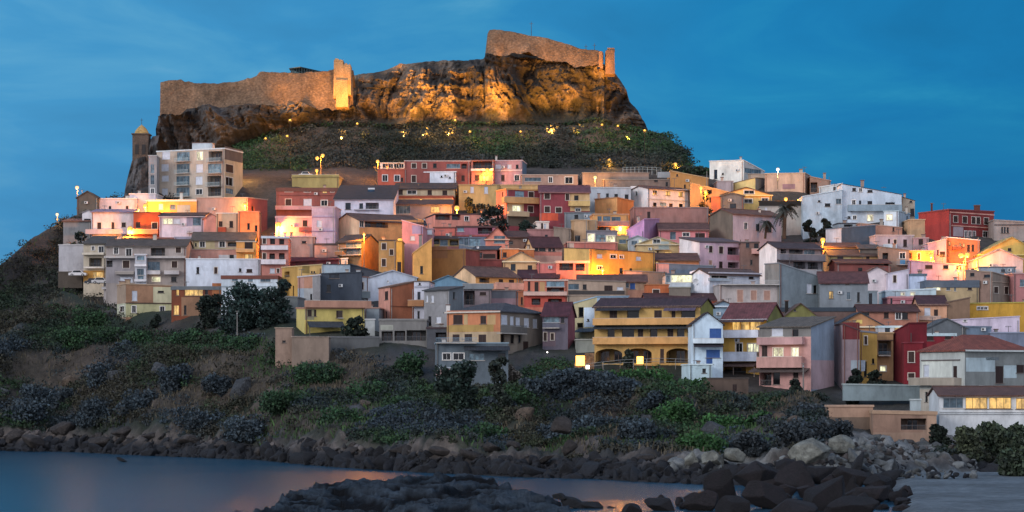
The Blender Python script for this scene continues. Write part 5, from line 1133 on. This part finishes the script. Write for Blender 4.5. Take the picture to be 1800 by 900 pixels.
# scrub covering the slopes
Vs, Fs, Cs = [], [], []; base = 0
def patch(n, ur, vr, rr, cols, leafn=90, size=.2, cond=None):
    global base
    for _ in range(n):
        u = rng.uniform(*ur); t = rng.uniform(0, 1)
        lo = float(np.interp(u, CU, [c[2] for c in CT])) if vr[1] == 'R' else vr[1]
        hi = float(np.interp(u, CU, [c[3] for c in CT])) if vr[0] == 'B' else (float(np.interp(u, [0, 60, 110, 200, 230], [470, 417, 390, 353, 340])) if vr[0] == 'T' else vr[0])
        v = lerp(hi, lo, t)+rng.uniform(-3, 3)
        if cond and not cond(u, v): continue
        Y = G(u, v)
        if not 150 < Y < 660 or (1440 < u < 1655 and v < 806) or (u >= 1655 and v < 775) or (1640 < u and v > 812): continue
        k = float(fbm(u*.010, v*.024, seed=71, o=3)); k2 = float(fbm(u*.013, v*.02, seed=75, o=2)); w_ = 1/(1+math.exp(-k*14)); w2 = 1/(1+math.exp(-(k2-.05)*14))
        c = tuple((cols[0][j]*(1-w_)+cols[1][j]*w_)*(1-w2)+(cols[2][j]*(1-w_)+cols[3][j]*w_)*w2 for j in range(3))
        x, y, z = P(u, v, Y)
        if float(fbm(x*.035, y*.05, seed=15, o=4)) > .2 and Y < 560 and rng.uniform() < .9: continue
        r = rng.uniform(*rr)*(Y/400)
        z = GR_(u, Y)+.1
        V, F = leaves(leafn, (x, y, z+r*.1), (r*1.5, r*1.2, r*.62), size, rng)
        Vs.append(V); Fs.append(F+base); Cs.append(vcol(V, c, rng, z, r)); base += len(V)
patch(5600, (-60, 1660), ('B', 'R'), (.8, 2.1), [GR, BR, DK, BG])
patch(700, (-60, 235), ('T', 560), (.7, 1.7), [BR, DK, BR, GR])
patch(300, (1640, 1860), ('B', 'R'), (.6, 1.4), [LG, GR, DK, BR])
for i in range(240):
    u = rng.uniform(300, 1150); v = kb(u)+rng.uniform(0, 9); Y = min(G(u, v), 634); x, y, z = P(u, v, Y); r = rng.uniform(.7, 1.6); z = GR_(u, Y)+.3
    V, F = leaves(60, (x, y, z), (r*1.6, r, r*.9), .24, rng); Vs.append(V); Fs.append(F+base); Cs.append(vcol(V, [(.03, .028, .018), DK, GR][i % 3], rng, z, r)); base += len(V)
patch(2300, (290, 1245), (205, 298), (.7, 1.7), [DK, (.03, .035, .03), BR, GR], 60, .26, lambda u, v: v > kb(min(u, 1160))+2 and rng.uniform() < np.clip((v-205)/55, .12, 1))
patch(260, (1166, 1262), (262, 305), (.7, 1.6), [DK, DK, GR, GR], 60, .26, lambda u, v: v > np.interp(u, [1166, 1200, 1245, 1262], [240, 272, 298, 306]))
V = np.concatenate(Vs); F = np.concatenate(Fs); Cc = np.concatenate(Cs)
o = quadmesh('hillside_scrub', V, F, Cc, leafm); tag(o, 'dense low scrub and grass covering the slopes', 'scrub', kind='stuff')
# grass tufts on open slope
n = 24000; uu = rng.uniform(-40, 1440, n); tt = rng.uniform(0, 1, n); gx = []
hi = np.interp(uu, CU, [c[3] for c in CT]); lo = np.interp(uu, CU, [c[2] for c in CT])
vv = hi+(lo-hi)*tt; vv = np.where(uu < 200, np.interp(uu, [-40, 0, 60, 110, 200], [500, 470, 417, 390, 353])*(1-tt)+lo*tt, vv)
for u, v in zip(uu, vv): q_ = P(u, v, G(u, v)); gx.append((q_[0], q_[1], GR_(u, q_[1])))
gx = np.array(gx); hgt = rng.uniform(.3, .9, n); wd = rng.uniform(.05, .16, n); ln = rng.normal(0, .25, (n, 2)); ang = rng.uniform(0, 3.14, n)
dx = np.stack([np.cos(ang)*wd, np.sin(ang)*wd, 0*wd], 1); tip = np.stack([ln[:, 0], ln[:, 1], hgt], 1)
V = np.stack([gx-dx-[0, 0, .2], gx+dx-[0, 0, .2], gx+dx*.5+tip, gx-dx*.5+tip], 1).reshape(-1, 3)
kk = fbm(gx[:, 0]*.05, gx[:, 1]*.05, seed=77, o=3); cg = np.where(kk[:, None] > .0, np.array([LG]), np.array([[.07, .058, .035]]))*rng.uniform(.5, 1.5, n)[:, None]
o = quadmesh('slope_grass', V, np.arange(4*n).reshape(-1, 4), np.repeat(cg, 4, 0), leafm); tag(o, 'rough grass growing on the slopes', 'grass', kind='stuff')

def tree(u, vb, w, h, c, label, Y=None, group=None, name='tree', n=1500, trunk=True, size=.28):
    Y = Y or G(u, vb)-.5; s = Y/FP; b = P(u, vb, Y); hw = w*s/2; hh = h*s
    if name == 'shrub': b = (b[0], b[1], GR_(u, Y)-.2)
    elif GR_(u, Y) < b[2]: hh += b[2]-GR_(u, Y); b = (b[0], b[1], GR_(u, Y))
    t = thing(name, label, 'shrub' if name == 'shrub' else 'tree', b, group)
    if trunk:
        mb = MB(); m = stonemat('4a3a30', 2.0); mb.tube((b[0], b[1], b[2]-1.5), (b[0]+.1, b[1], b[2]+hh*.5), .22, .12, m, 7)
        for i in range(5):
            g = i*1.256; mb.tube((b[0], b[1], b[2]+hh*(.2+.06*i)), (b[0]+hw*.6*math.cos(g), b[1]+hw*.6*math.sin(g), b[2]+hh*(.55+.05*i)), .09, .03, m, 5)
        mb.build('trunk', t)
    n = int(n*1.7); VV, FF, CC = [], [], []; bs = 0; k = max(7, int(n/170))
    for i in range(k):
        g = rng.uniform(0, 6.28); rr = hw*math.sqrt(rng.uniform(0, 1))*.78; zz = b[2]+hh*(.02+.84*rng.uniform()) if trunk else b[2]+hh*.5*rng.uniform()
        q = max(.5, 1-abs((zz-b[2])/hh-.4)*.9); cr = hw*rng.uniform(.36, .6)*q+.3
        V, F = leaves(n//k, (b[0]+rr*math.cos(g), b[1]+rr*math.sin(g)*.8, zz), (cr, cr, cr*.8), size, rng)
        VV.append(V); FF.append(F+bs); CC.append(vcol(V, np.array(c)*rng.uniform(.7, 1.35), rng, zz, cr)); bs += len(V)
    V = np.concatenate(VV)-np.array(b); o = quadmesh('crown' if trunk else 'foliage', V, np.concatenate(FF), np.concatenate(CC), leafm); o.parent = t
    return t
tree(432, 552, 92, 58, (.012, .032, .026), 'widest dark green tree in front of the pale blue-white house', Y=DV(440, 560)-6, n=3600)
tree(482, 548, 60, 62, (.010, .028, .022), 'dark tree at the right of the front-left tree clump', Y=DV(470, 560)-5, n=2600)
tree(362, 556, 58, 40, DK, 'round blackish bush tree below the glowing orange window', Y=DV(362, 566)-4, n=2200)
tree(623, 586, 40, 34, DK, 'dark bush tree beside the yellow low house', Y=DV(623, 590)-4, n=1400)
tree(835, 375, 34, 30, (.012, .02, .012), 'dark bushy tree beneath the yellow shuttered house', Y=DV(835, 380), n=1100)
tree(868, 395, 50, 46, (.010, .018, .012), 'wide black-green tree left of the crimson villa', Y=DV(868, 402)-3, n=1800)
tree(922, 402, 42, 24, (.010, .024, .014), 'rounded dark tree below the crimson villa', Y=DV(922, 408)-3, n=1300)
tree(1452, 408, 22, 34, DK, 'dark narrow tree before the big blue-white building', Y=DV(1452, 412), n=1000)
tree(1424, 404, 26, 20, DK, 'low dark tree to the right of the palm', Y=DV(1424, 408), n=900)
tree(132, 424, 44, 26, DK, 'dark tree below the little grey shed-roofed house', Y=DV(132, 430)-4, n=1400)
tree(272, 562, 16, 10, DK, 'small dark shrub at the foot of the yellow-green ground floor', Y=DV(272, 565)-4, n=500)
tree(1238, 345, 20, 22, (.02, .018, .012), 'dark creeper tree by the stairway', Y=DV(1225, 372), n=600)
tree(1396, 690, 26, 24, DK, 'dark round bush in front of the pink-beige house', Y=DV(1396, 690)-6, n=1200)
tree(1500, 672, 24, 34, DK, 'black-green bush against the mauve house wall', Y=DV(1500, 690)-1, n=1300)
tree(1545, 672, 36, 22, DK, 'dark garden bush below the ochre-yellow house', Y=DV(1545, 680), n=1000)
tree(1105, 625, 18, 20, (.03, .045, .03), 'small shrub in front of the villa arches', Y=DV(1105, 640)-4, n=500)
tree(1760, 796, 80, 50, (.03, .045, .022), 'large olive-green bush under the restaurant', Y=310, n=2600, group=None)
tree(1700, 790, 50, 40, (.035, .045, .022), 'olive-green bush at the restaurant corner', Y=306, n=1800)
tree(1652, 790, 30, 46, DK, 'dark bush against the boathouse end', Y=312, n=1300)
tree(1790, 830, 70, 40, (.025, .04, .02), 'low green bush beside the sand at the right edge', Y=285, n=1800)
tree(880, 668, 46, 52, (.016, .026, .016), 'twiggy dark bush against the right part of the seafront house', Y=DV(830, 700)-10, n=1500)
tree(800, 690, 70, 60, (.012, .03, .02), 'dark green bush climbing over the seafront house base', Y=DV(830, 700)-8, n=2400)
# palms
def palm(u, vb, h, label, s0=1.0):
    Y = DV(u, vb)-3; b = P(u, vb, Y); hh = h*Y/FP; t = thing('palm_tree', label, 'palm', b)
    mb = MB(); m = stonemat('5a4838', 2.5); top = (b[0]+.3, b[1], b[2]+hh)
    mb.tube((b[0], b[1], b[2]-1), (b[0]+.2, b[1], b[2]+hh*.6), .32*s0, .26*s0, m); mb.tube((b[0]+.2, b[1], b[2]+hh*.6), top, .26*s0, .32*s0, m)
    for i in range(22):
        g = rng.uniform(0, 6.28); mb.tube(add(top, (0, 0, -.2)), add(top, (math.cos(g)*.7*s0, math.sin(g)*.7*s0, -rng.uniform(.8, 2.4))), .04, .02, m, 4)
    mb.build('trunk', t)
    V, F, CC = [], [], []
    for i in range(22):
        g = i*2.4; el = rng.uniform(-.3, 1.1); L = rng.uniform(1.7, 2.8)*s0; pts = []
        for k in range(8):
            q = k/7; pts.append(np.array(top)+np.array((math.cos(g)*L*q*math.cos(el), math.sin(g)*L*q*math.cos(el), L*q*math.sin(el)-1.7*s0*q*q)))
        for k in range(1, 8):
            for sg in (-1, 1):
                d = np.array((-math.sin(g), math.cos(g), -.55))*sg; a = pts[k]; w = .5*s0*(1-k/9)
                for e in (0, .5):
                    a2 = pts[k-1]*e+pts[k]*(1-e); i0 = len(V); V += [a2, a2+(pts[k]-pts[k-1])*.35, a2+d*w*1.25+(pts[k]-pts[k-1])*.5, a2+d*w]; F.append((i0, i0+1, i0+2, i0+3)); CC += [np.array((.035, .04, .03))]*4
    o = quadmesh('fronds', np.array(V)-np.array(b), np.array(F), np.array(CC), leafm); o.parent = t
palm(1378, 412, 44, 'tall palm tree in front of the old stone gable house', 1.5)
palm(1345, 412, 20, 'short palm left of the tall palm', .9)
# named shrub mounds on the shore slope
def shrubs(lst, c, label, group):
    for u, vb, w, h in lst: tree(u, vb, w, h, c, label, group=group, name='shrub', n=int(500+w*h*.45), trunk=False, size=.24)
shrubs([(40, 735, 80, 60), (100, 700, 60, 50), (185, 690, 70, 55), (240, 740, 70, 60), (310, 700, 60, 70), (360, 745, 60, 50), (430, 760, 90, 50), (180, 745, 90, 55), (390, 690, 60, 45), (60, 690, 60, 40), (215, 640, 40, 30), (120, 740, 60, 50)], (.028, .044, .054), 'soft blue-grey shrub mound on the left part of the shore slope', 'blue-grey shrubs on the left shore slope')
shrubs([(1000, 700, 90, 60), (1050, 740, 80, 60), (1090, 705, 70, 50), (940, 690, 60, 40), (1120, 760, 70, 55), (1150, 720, 60, 50), (880, 720, 60, 40), (980, 750, 70, 45), (780, 740, 60, 40), (1060, 670, 60, 30)], (.028, .044, .054), 'soft blue-grey shrub mound on the central shore slope', 'blue-grey shrubs on the central shore slope')
shrubs([(1410, 765, 90, 60), (1460, 760, 70, 45), (1318, 785, 50, 60), (1430, 730, 70, 30), (1370, 740, 60, 40)], (.026, .036, .042), 'dark grey-blue shrub mound above the pale beach rocks', 'grey shrubs above the pale beach rocks')
shrubs([(1230, 770, 90, 60), (1190, 730, 70, 50), (1270, 740, 70, 50), (1340, 735, 50, 40), (1180, 780, 60, 40), (1130, 660, 100, 26), (1210, 700, 60, 40), (1060, 660, 60, 24)], (.022, .075, .016), 'deep green bush on the slope below the yellow villa', 'green bushes below the villa')
shrubs([(500, 620, 60, 30), (560, 660, 80, 40), (650, 680, 90, 40), (700, 720, 80, 45), (420, 610, 80, 30), (330, 600, 80, 40), (160, 560, 60, 40), (250, 600, 70, 40), (600, 740, 80, 40), (500, 720, 90, 40), (720, 650, 60, 60), (140, 620, 60, 50), (850, 750, 90, 40), (200, 590, 50, 30), (385, 590, 60, 24)], (.015, .050, .015), 'dark green bush mound on the slope below the left houses', 'green bushes below the left houses')
shrubs([(828, 650, 60, 46), (905, 668, 22, 56), (890, 660, 24, 52), (850, 640, 40, 44)], (.13, .115, .095), 'tall dry straw-coloured reeds beside the seafront house', 'dry reeds in the centre')

# ------------------------------------------------------------------ rocks
def ico(sub):
    import bmesh
    bm = bmesh.new(); bmesh.ops.create_icosphere(bm, subdivisions=sub, radius=1); v = np.array([x.co[:] for x in bm.verts]); f = np.array([[q.index for q in p.verts] for p in bm.faces]); bm.free(); return v, f
IV, IF = ico(4); IV3, IF3 = ico(3); IV2, IF2 = ico(2)
def rockshape(iv, seed, amp=.5, facet=1):
    d = iv.copy(); r = 1+amp*fbm(d[:, 0]*1.1+seed*3.1, d[:, 1]*1.1+seed, d[:, 2]*1.1, seed=seed, o=4)+.10*fbm(d[:, 0]*5+seed, d[:, 1]*5, d[:, 2]*5, seed=seed+9, o=3)
    v = d*r[:, None]
    if facet:
        rg = np.random.default_rng(seed)
        for _ in range(22):
            nn = rg.normal(size=3); nn /= np.linalg.norm(nn); h = rg.uniform(.42, .8); s = v@nn-h; m_ = s > 0; v[m_] -= nn*(s[m_]*.97)[:, None]
    return v
def rock(u, vb, w, h, mat, label, group, seed, Y=None, sub3=False, flat=1.0):
    Y = Y or G(u, vb); s = Y/FP; c = P(u, vb-h*.42, Y)
    iv, f = (IV3, IF3) if sub3 else (IV, IF)
    v = rockshape(iv, seed)*np.array((w*s/2, w*s*.42, h*s*.62))
    a = math.radians((seed*37) % 40-20); v = v@np.array(((math.cos(a), 0, math.sin(a)), (0, 1, 0), (-math.sin(a), 0, math.cos(a))))
    me = quadmesh('boulder', v, f, None, mat, False); me.location = c; tag(me, label, 'boulder', group); return me
rb1 = stonemat('221b21', 1.4, .25, 1.0); rb2 = stonemat('2e2428', 1.4, .2, 1.0); rpale = stonemat('8c908a', .5, .5, .9); rgr = stonemat('4c4644', .8, .3, 1.0); rdk = stonemat('1c1e24', .9, .4, .9)
bl = [(1330, 860, 130, 56), (1265, 880, 90, 60), (1395, 870, 100, 52), (1440, 856, 100, 46), (1500, 862, 90, 44), (1545, 866, 70, 38), (1350, 900, 130, 60), (1450, 905, 140, 66), (1240, 905, 90, 50), (1290, 915, 100, 50), (1530, 890, 90, 40), (1580, 885, 50, 26),
      (1395, 925, 120, 50), (1500, 915, 110, 50), (1310, 838, 50, 30), (1380, 835, 60, 30), (1590, 905, 40, 24), (1165, 905, 70, 34), (1110, 908, 60, 24)]
for k_ in range(46):
    u = rng.uniform(1150, 1600); tp = np.interp(u, [1150, 1240, 1300, 1380, 1500, 1560, 1600], [893, 862, 828, 824, 838, 850, 868]); bl.append((u, min(tp+14, 900)+rng.uniform(0, 1)*max(4, 905-tp-14), rng.uniform(18, 46), rng.uniform(14, 30)))
for i, (u, vb, w, h) in enumerate(bl):
    w *= 1.3; h *= 1.2
    if i < 19: w *= .8; h *= .9
    Yb = 262-(vb-850)*.75; rock(u, vb, w, h, rb1 if i % 2 else rb2, 'reddish-brown wet boulder in the foreground pile by the sand', 'reddish boulders in the foreground', 100+i, Y=Yb)
rock(1590, 902, 34, 16, rdk, 'small dark stone lying alone on the sand', None, 150, Y=222)
for i, (u, vb, w, h) in enumerate([(215, 812, 26, 8), (187, 811, 5, 3)]):
    rock(u, vb, w, h, rdk, ['low dark rock standing in the calm sea at left', 'tiny dark rock tip in the sea beside the larger one'][i], None, 160+i, Y=CH*FP/(vb-HZ))
for i, (u, vb, w, h) in enumerate([(1005, 896, 60, 30), (1045, 900, 50, 26), (1075, 905, 34, 16), (985, 880, 40, 16)]):
    rock(u, vb, w, h, rdk, 'black rock at the right end of the foreground rock shelf', 'black rocks by the foreground shelf', 170+i, Y=225)
# pale slab above the beach
for i, (u, vb, w, h) in enumerate([(1425, 822, 110, 66), (1480, 800, 60, 40), (1250, 822, 60, 36), (1215, 820, 40, 30), (1290, 815, 50, 30)]):
    rock(u, vb, w, h, rpale, ['broad pale limestone slab above the foreground boulders', 'pale rock step right of the broad limestone slab', 'chalky white rock outcrop left of the slab', 'smaller chalky outcrop at the green bush foot', 'pale rock tucked between the outcrops'][i], None, 180+i)
lst = [(60, 790, 60, 34), (110, 770, 70, 40), (25, 780, 50, 30), (215, 770, 60, 22), (270, 775, 50, 20), (180, 785, 60, 24), (330, 780, 50, 22), (520, 800, 40, 16), (400, 790, 60, 20), (700, 800, 70, 20), (860, 796, 50, 22), (770, 802, 70, 20), (900, 790, 40, 22), (830, 806, 60, 18),
       (960, 812, 50, 16), (620, 802, 50, 18), (1000, 800, 40, 30), (985, 765, 50, 34), (1130, 812, 60, 18), (560, 808, 50, 16), (460, 800, 50, 18), (1060, 815, 50, 14), (300, 792, 40, 16), (230, 790, 50, 18)]
for i, (u, vb, w, h) in enumerate(lst): rock(u, vb, w, h, rgr, 'grey-brown boulder among the rocks lining the shore', 'large boulders along the shoreline', 200+i, sub3=True)
# rock outcrops breaking through the slope
oc = stonemat('5a6068', .9, .3, 1.0); oc2 = stonemat('7a6a5c', .9, .3, 1.0)
for i in range(34):
    u = rng.uniform(-20, 1420); lo = float(np.interp(u, CU, [c[2] for c in CT])); hi = max(float(np.interp(u, CU, [c[3] for c in CT])), 640); v = lerp(hi+18, lo-6, rng.uniform(.1, 1)**.8)
    Y = G(u, v); w_ = rng.uniform(26, 64); o = rock(u, v, w_, w_*rng.uniform(.45, .8), oc if i % 3 else oc2, ['weathered tan rock outcrop on the shore slope', 'weathered blue-grey rock outcrop on the shore slope'][min(i % 3, 1)], ['tan rock outcrops on the slope', 'blue-grey rock outcrops on the slope'][min(i % 3, 1)], 300+i, Y=Y, sub3=True)
    o.name = 'rock_outcrop'; o['category'] = 'rock'; o.location.z = GR_(u, Y)+.1
# shore rubble: countless stones, one object
Vs, Fs, Cs = [], [], []; bs = 0
for i in range(2500):
    u = rng.uniform(-40, 1560) if i < 1900 else rng.uniform(1440, 1720); sh = float(np.interp(u, CU, [c[1] for c in CT])); up = 34 if u < 1180 else 46
    q = rng.uniform()**1.3; v = sh+3-q*up if i < 1900 else rng.uniform(778, 842); Y = G(u, v); 
    if Y > 500: continue
    r = rng.uniform(.25, 1.25)*(1.25 if q < .5 else 1); x, y, z = P(u, v, Y); vv_ = rockshape(IV2 if r < .7 else IV3, i % 40, .6)*np.array((r*rng.uniform(.9, 1.8), r, r*rng.uniform(.5, .9)))
    qa = rng.normal(size=(3, 3)); qr, _r = np.linalg.qr(qa); vv_ = vv_@qr*rng.choice([.5, .8, 1, 1.5], p=[.35, .3, .22, .13])
    z = max(min(z+.5, GR_(u, Y)+.25), -.2)
    f = IF2 if r < .7 else IF3
    cc = np.array((.009, .010, .013)) if z < 2.3 else np.array((.060, .052, .048))*rng.uniform(.15, 2.0)
    if i >= 1900: vv_ *= .6
    if u > 1180 and z > (1.2 if u < 1450 else .3) and rng.uniform() < .5: cc = np.array((.12, .13, .13))*rng.uniform(.4, 1.3)
    Vs.append(vv_+np.array((x, y, z))); Fs.append(f+bs); Cs.append(np.repeat(cc[None], len(vv_), 0)); bs += len(vv_)
o = quadmesh('shore_rubble', np.concatenate(Vs), np.concatenate(Fs), np.concatenate(Cs), attrmat('rubble', 1.3, .9)); tag(o, 'broken rocks and rubble along the waterline', 'rubble', kind='stuff')
# foreground rock shelf
uu = np.arange(395, 1010, 1.5); YY = np.linspace(165, 268, 170); U, Y = np.meshgrid(uu, YY, indexing='ij'); X = (U-900)/FP*Y
edgev = np.interp(uu, [395, 415, 470, 520, 560, 620, 700, 800, 860, 900, 960, 985, 1010], [900, 888, 872, 852, 843, 838, 836, 832, 838, 848, 868, 884, 900])
Yedge = 10.6*FP/(edgev-HZ); ins = np.clip((Yedge[:, None]-Y)/9, 0, 1)
st = fbm(X*.10+Y*.05, Y*.30, seed=91, o=6); st2 = 1-np.abs(fbm(X*.20, Y*.34, seed=92, o=6))*2.6
Z = -1.2+ins*(1.7+st*1.1+st2*.9+np.floor(fbm(X*.07, Y*.16, seed=93, o=3)*4)/4*1.4)
cc = np.array([.002, .0025, .004])+np.clip(st2*3.4-2.0+st*1.6, 0, 1)[..., None]*np.array([.034, .046, .058])  # blue-grey highlights painted along the ridges of the shelf
o = quadmesh('rock_shelf', np.stack([X, Y, Z], -1).reshape(-1, 3), gridfaces(*X.shape), cc.reshape(-1, 3), attrmat('wet dark rock', 1.6, 1.0, .85)); _m['wet dark rock'].node_tree.nodes['Principled BSDF'].inputs['Specular IOR Level'].default_value = .18; tag(o, kind='structure')

# ------------------------------------------------------------------ small things on the slope
def poles(lst):
    for u, v0, v1, lab in lst:
        Y = G(u, v1); a, b = P(u, v0, Y), P(u, v1, Y); mb = MB(); m = plain('6a6866', .7); mb.tube((b[0], b[1], b[2]-1), a, .14, .1, m); mb.box((a[0], a[1], a[2]+.1), (.3, .1, .05), m)
        mb.ball(add(a, (0, -.1, -.4)), .16, plain('8a8c90', .4), 8)
        o = mb.build('utility_pole', None, b); tag(o, lab, 'pole')
poles([(417, 548, 600, 'thin grey pole standing on the slope below the front-left trees'), (1412, 640, 690, 'grey pole before the pink-beige house')])
# path railings
def fence(pts, hgt, lab, step=1.6, colr='8a8c8c', Yo=None):
    mb = MB(); m = plain(colr, .5, .3); W = []
    for (u, v) in pts: Y = Yo or (G(u, v)-.3); W.append(np.array(P(u, v, Y)))
    for a, b in zip(W[:-1], W[1:]):
        L = np.linalg.norm(b-a); k = max(1, int(L/step))
        for i in range(k+1):
            q = a+(b-a)*i/k; mb.tube((q[0], q[1], q[2]-.8), (q[0], q[1], q[2]+hgt), .05, .05, m, 5)
        for h in (hgt, hgt*.5): mb.tube(a+[0, 0, h], b+[0, 0, h], .04, .04, m, 5)
    o = mb.build('fence', None, tuple(W[0])); tag(o, lab, 'fence')
fence([(1095, 302), (1130, 301), (1162, 303)], 1.1, 'pale post-and-rail fence on the terrace edge under the hill', 1.0, 'a8b0b0', Yo=DV(1120, 330)+6)
fence([(1030, 650), (1090, 643), (1160, 640), (1215, 642)], 1.0, 'thin metal railing along the bank before the yellow villa', 2.0, Yo=DV(1120, 645)-4)
fence([(505, 600), (560, 600)], 1.1, 'wire fence by the tan garden wall at front left', 1.4, '5a5c5c')
# parked cars on the terrace under the left apartments and by the upper road
def car(u, vb, Y, L, c, lab, ang=0):
    b = P(u, vb, Y); t = thing('parked_car', lab, 'car', b, 'cars parked on the terraces'); t.rotation_euler = (0, 0, ang)
    def bd(name, parts, m):
        mb = MB()
        for pts, d in parts: mb.prism([(b[0]+x*L, b[1]-.8+y, b[2]+z) for x, y, z in pts], (0, d, 0), m)
        return mb.build(name, t)
    bd('body', [([(-.5, 0, .25), (.5, 0, .25), (.5, 0, .75), (.34, 0, .85), (-.36, 0, .85), (-.5, 0, .8)], 1.6), ([(-.34, .08, .85), (.3, .08, .85), (.18, .12, 1.38), (-.24, .12, 1.38)], 1.4)], plain(c, .3))
    bd('windscreen', [([(-.29, .06, .88), (.25, .06, .88), (.155, .1, 1.32), (-.215, .1, 1.32)], .03)], glassmat('181c22'))
    for x in (-.3, .3):
        mb = MB(); mb.tube((b[0]+x*L, b[1]-.85, b[2]+.32), (b[0]+x*L, b[1]-.6, b[2]+.32), .32, .32, plain('181818'), 12); mb.tube((b[0]+x*L, b[1]-.88, b[2]+.32), (b[0]+x*L, b[1]-.84, b[2]+.32), .18, .18, plain('9a9a9a', .3), 10); mb.build('wheel', t)
    mb = MB(); mb.box((b[0]-.49*L, b[1]-.55, b[2]+.62), (.05, .18, .08), glassmat('c8c8c8')); mb.build('headlight', t)
car(165, 500, DV(165, 492)-4, 4.0, '20242c', 'dark car parked outside the lit ground floor at the left edge')
car(177, 499, DV(165, 492)-4.3, 3.9, 'b0b0b4', 'pale car parked beside the dark one at the left edge')
car(137, 486, DV(137, 486)-2, 4.0, 'c8c8cc', 'white car behind the low stone parapet on the left headland')
car(538, 312, 574, 3.6, 'd0d0d0', 'white car parked on the upper road beside the ochre terrace')
# washing hung out beside the mauve house
Yw = DV(1510, 668)-2; t = thing('washing_line', 'washing line with pale sheets hanging beside the mauve house', 'washing line', P(1508, 660, Yw))
mb = MB(); mb.tube(P(1494, 632, Yw), P(1524, 634, Yw), .03, .03, plain('888888'), 4); mb.build('line', t)
for u0, u1, v1, c in ((1496, 1503, 650, '98a8b8'), (1505, 1511, 647, 'a0a0ac'), (1513, 1521, 652, '8c98a8')):
    mb = MB(); mb.prism([P(u0, 633, Yw), P(u1, 633, Yw), P(u1-.4, v1, Yw-.1), P(u0+.5, v1+1, Yw-.1)], (0, .04, 0), plain(c)); mb.build('sheet', t)
# castle-top masts
for u, v0, v1, lab in ((934, 38, 66, 'thin mast on the fortress top'), (1030, 78, 88, 'small white aerial on the fortress top'), (1045, 76, 90, 'weather mast near the corner turret')):
    a, b = P(u, v0, 640), P(u, v1, 640); mb = MB(); m = plain('50545c', .5, .5); mb.tube((b[0], b[1], b[2]-2), a, .12, .06, m, 6); mb.box((a[0], a[1], a[2]-.6), (.5, .05, .05), m); o = mb.build('mast', None, b); tag(o, lab, 'mast')

# ------------------------------------------------------------------ sky, sun, camera
w = bpy.data.worlds.new('World'); bpy.context.scene.world = w; w.use_nodes = True; nt = w.node_tree
for n_ in list(nt.nodes): nt.nodes.remove(n_)
out = nt.nodes.new('ShaderNodeOutputWorld'); bg = nt.nodes.new('ShaderNodeBackground'); nt.links.new(bg.outputs[0], out.inputs[0])
tc = nt.nodes.new('ShaderNodeTexCoord'); sp = nt.nodes.new('ShaderNodeSeparateXYZ'); nt.links.new(tc.outputs['Generated'], sp.inputs[0])
def sky3(h): return tuple(lin(int(h[i:i+2], 16)/255) for i in (0, 2, 4))
# front sky: left lighter, right deeper blue
mx = nt.nodes.new('ShaderNodeMapRange'); mx.inputs[1].default_value = -.24; mx.inputs[2].default_value = .24; nt.links.new(sp.outputs['X'], mx.inputs[0])
rx = ramp(nt, mx.outputs[0], [(0, sky3('4a9cce')), (.35, sky3('3890c5')), (.7, sky3('1880b8')), (1, sky3('1076ae'))])
rz = ramp(nt, sp.outputs['Z'], [(0, (.74, .74, .78)), (.07, (.84, .86, .90)), (.13, (1.0, 1.0, 1.0)), (.5, (.8, .85, .95)), (1, (.5, .6, .8))])
front = mul(nt, rx.outputs[0], rz.outputs[0])
mp = nt.nodes.new('ShaderNodeMapping'); mp.inputs['Scale'].default_value = (5.5, 5.5, 15); mp.inputs['Location'].default_value = (3.1, 0, 1.7); nt.links.new(tc.outputs['Generated'], mp.inputs['Vector'])
cl = N(nt, 'ShaderNodeTexNoise', Scale=1.5, Detail=7.0, Roughness=.55, Distortion=.6); nt.links.new(mp.outputs[0], cl.inputs['Vector'])
rc = ramp(nt, cl.outputs['Fac'], [(.30, (.85, .84, .86)), (.47, (.97, .97, .98)), (.58, (1.5, 1.12, 1.02)), (.72, (3.4, 1.45, 1.12))])
front2 = mul(nt, front, rc.outputs[0])
# behind the camera the western sky is still bright and faintly pink
my = nt.nodes.new('ShaderNodeMapRange'); my.inputs[1].default_value = .35; my.inputs[2].default_value = -.75; nt.links.new(sp.outputs['Y'], my.inputs[0])
mixb = nt.nodes.new('ShaderNodeMix'); mixb.data_type = 'RGBA'; nt.links.new(my.outputs[0], mixb.inputs[0]); nt.links.new(front2, mixb.inputs[6]); mixb.inputs[7].default_value = (1.22, 1.28, 1.52, 1)
ns = nt.nodes.new('ShaderNodeTexSky'); ns.sky_type = 'NISHITA'; ns.sun_disc = False; ns.sun_elevation = math.radians(4); ns.sun_rotation = math.radians(205)
sc_ = mul(nt, ns.outputs[0], (.002, .002, .002))
ad = nt.nodes.new('ShaderNodeMix'); ad.data_type = 'RGBA'; ad.blend_type = 'ADD'; ad.inputs[0].default_value = 1; nt.links.new(mixb.outputs[2], ad.inputs[6]); nt.links.new(sc_, ad.inputs[7])
nt.links.new(ad.outputs[2], bg.inputs['Color']); bg.inputs['Strength'].default_value = 1.0
l = bpy.data.lights.new('sun', 'SUN'); l.energy = 1.45; l.angle = math.radians(18); l.color = (1, .92, .88)
o = bpy.data.objects.new('sun', l); C.objects.link(o)
o.rotation_euler = mathutils.Vector((.80, .60, -.36)).to_track_quat('-Z', 'Y').to_euler()
cam = bpy.data.cameras.new('camera'); cam.lens = 36*FP/1800; cam.sensor_width = 36; cam.shift_y = (HZ-450)/1800; cam.clip_end = 6000; cam.clip_start = 1
co = bpy.data.objects.new('camera', cam); C.objects.link(co); co.location = (0, 0, CH); co.rotation_euler = (math.radians(90), 0, 0)
S = bpy.context.scene; S.camera = co
S.view_settings.view_transform = 'Standard'; S.view_settings.look = 'None'; S.view_settings.exposure = 0
for o in list(bpy.data.objects):
    if '_o' in o.keys(): del o['_o']
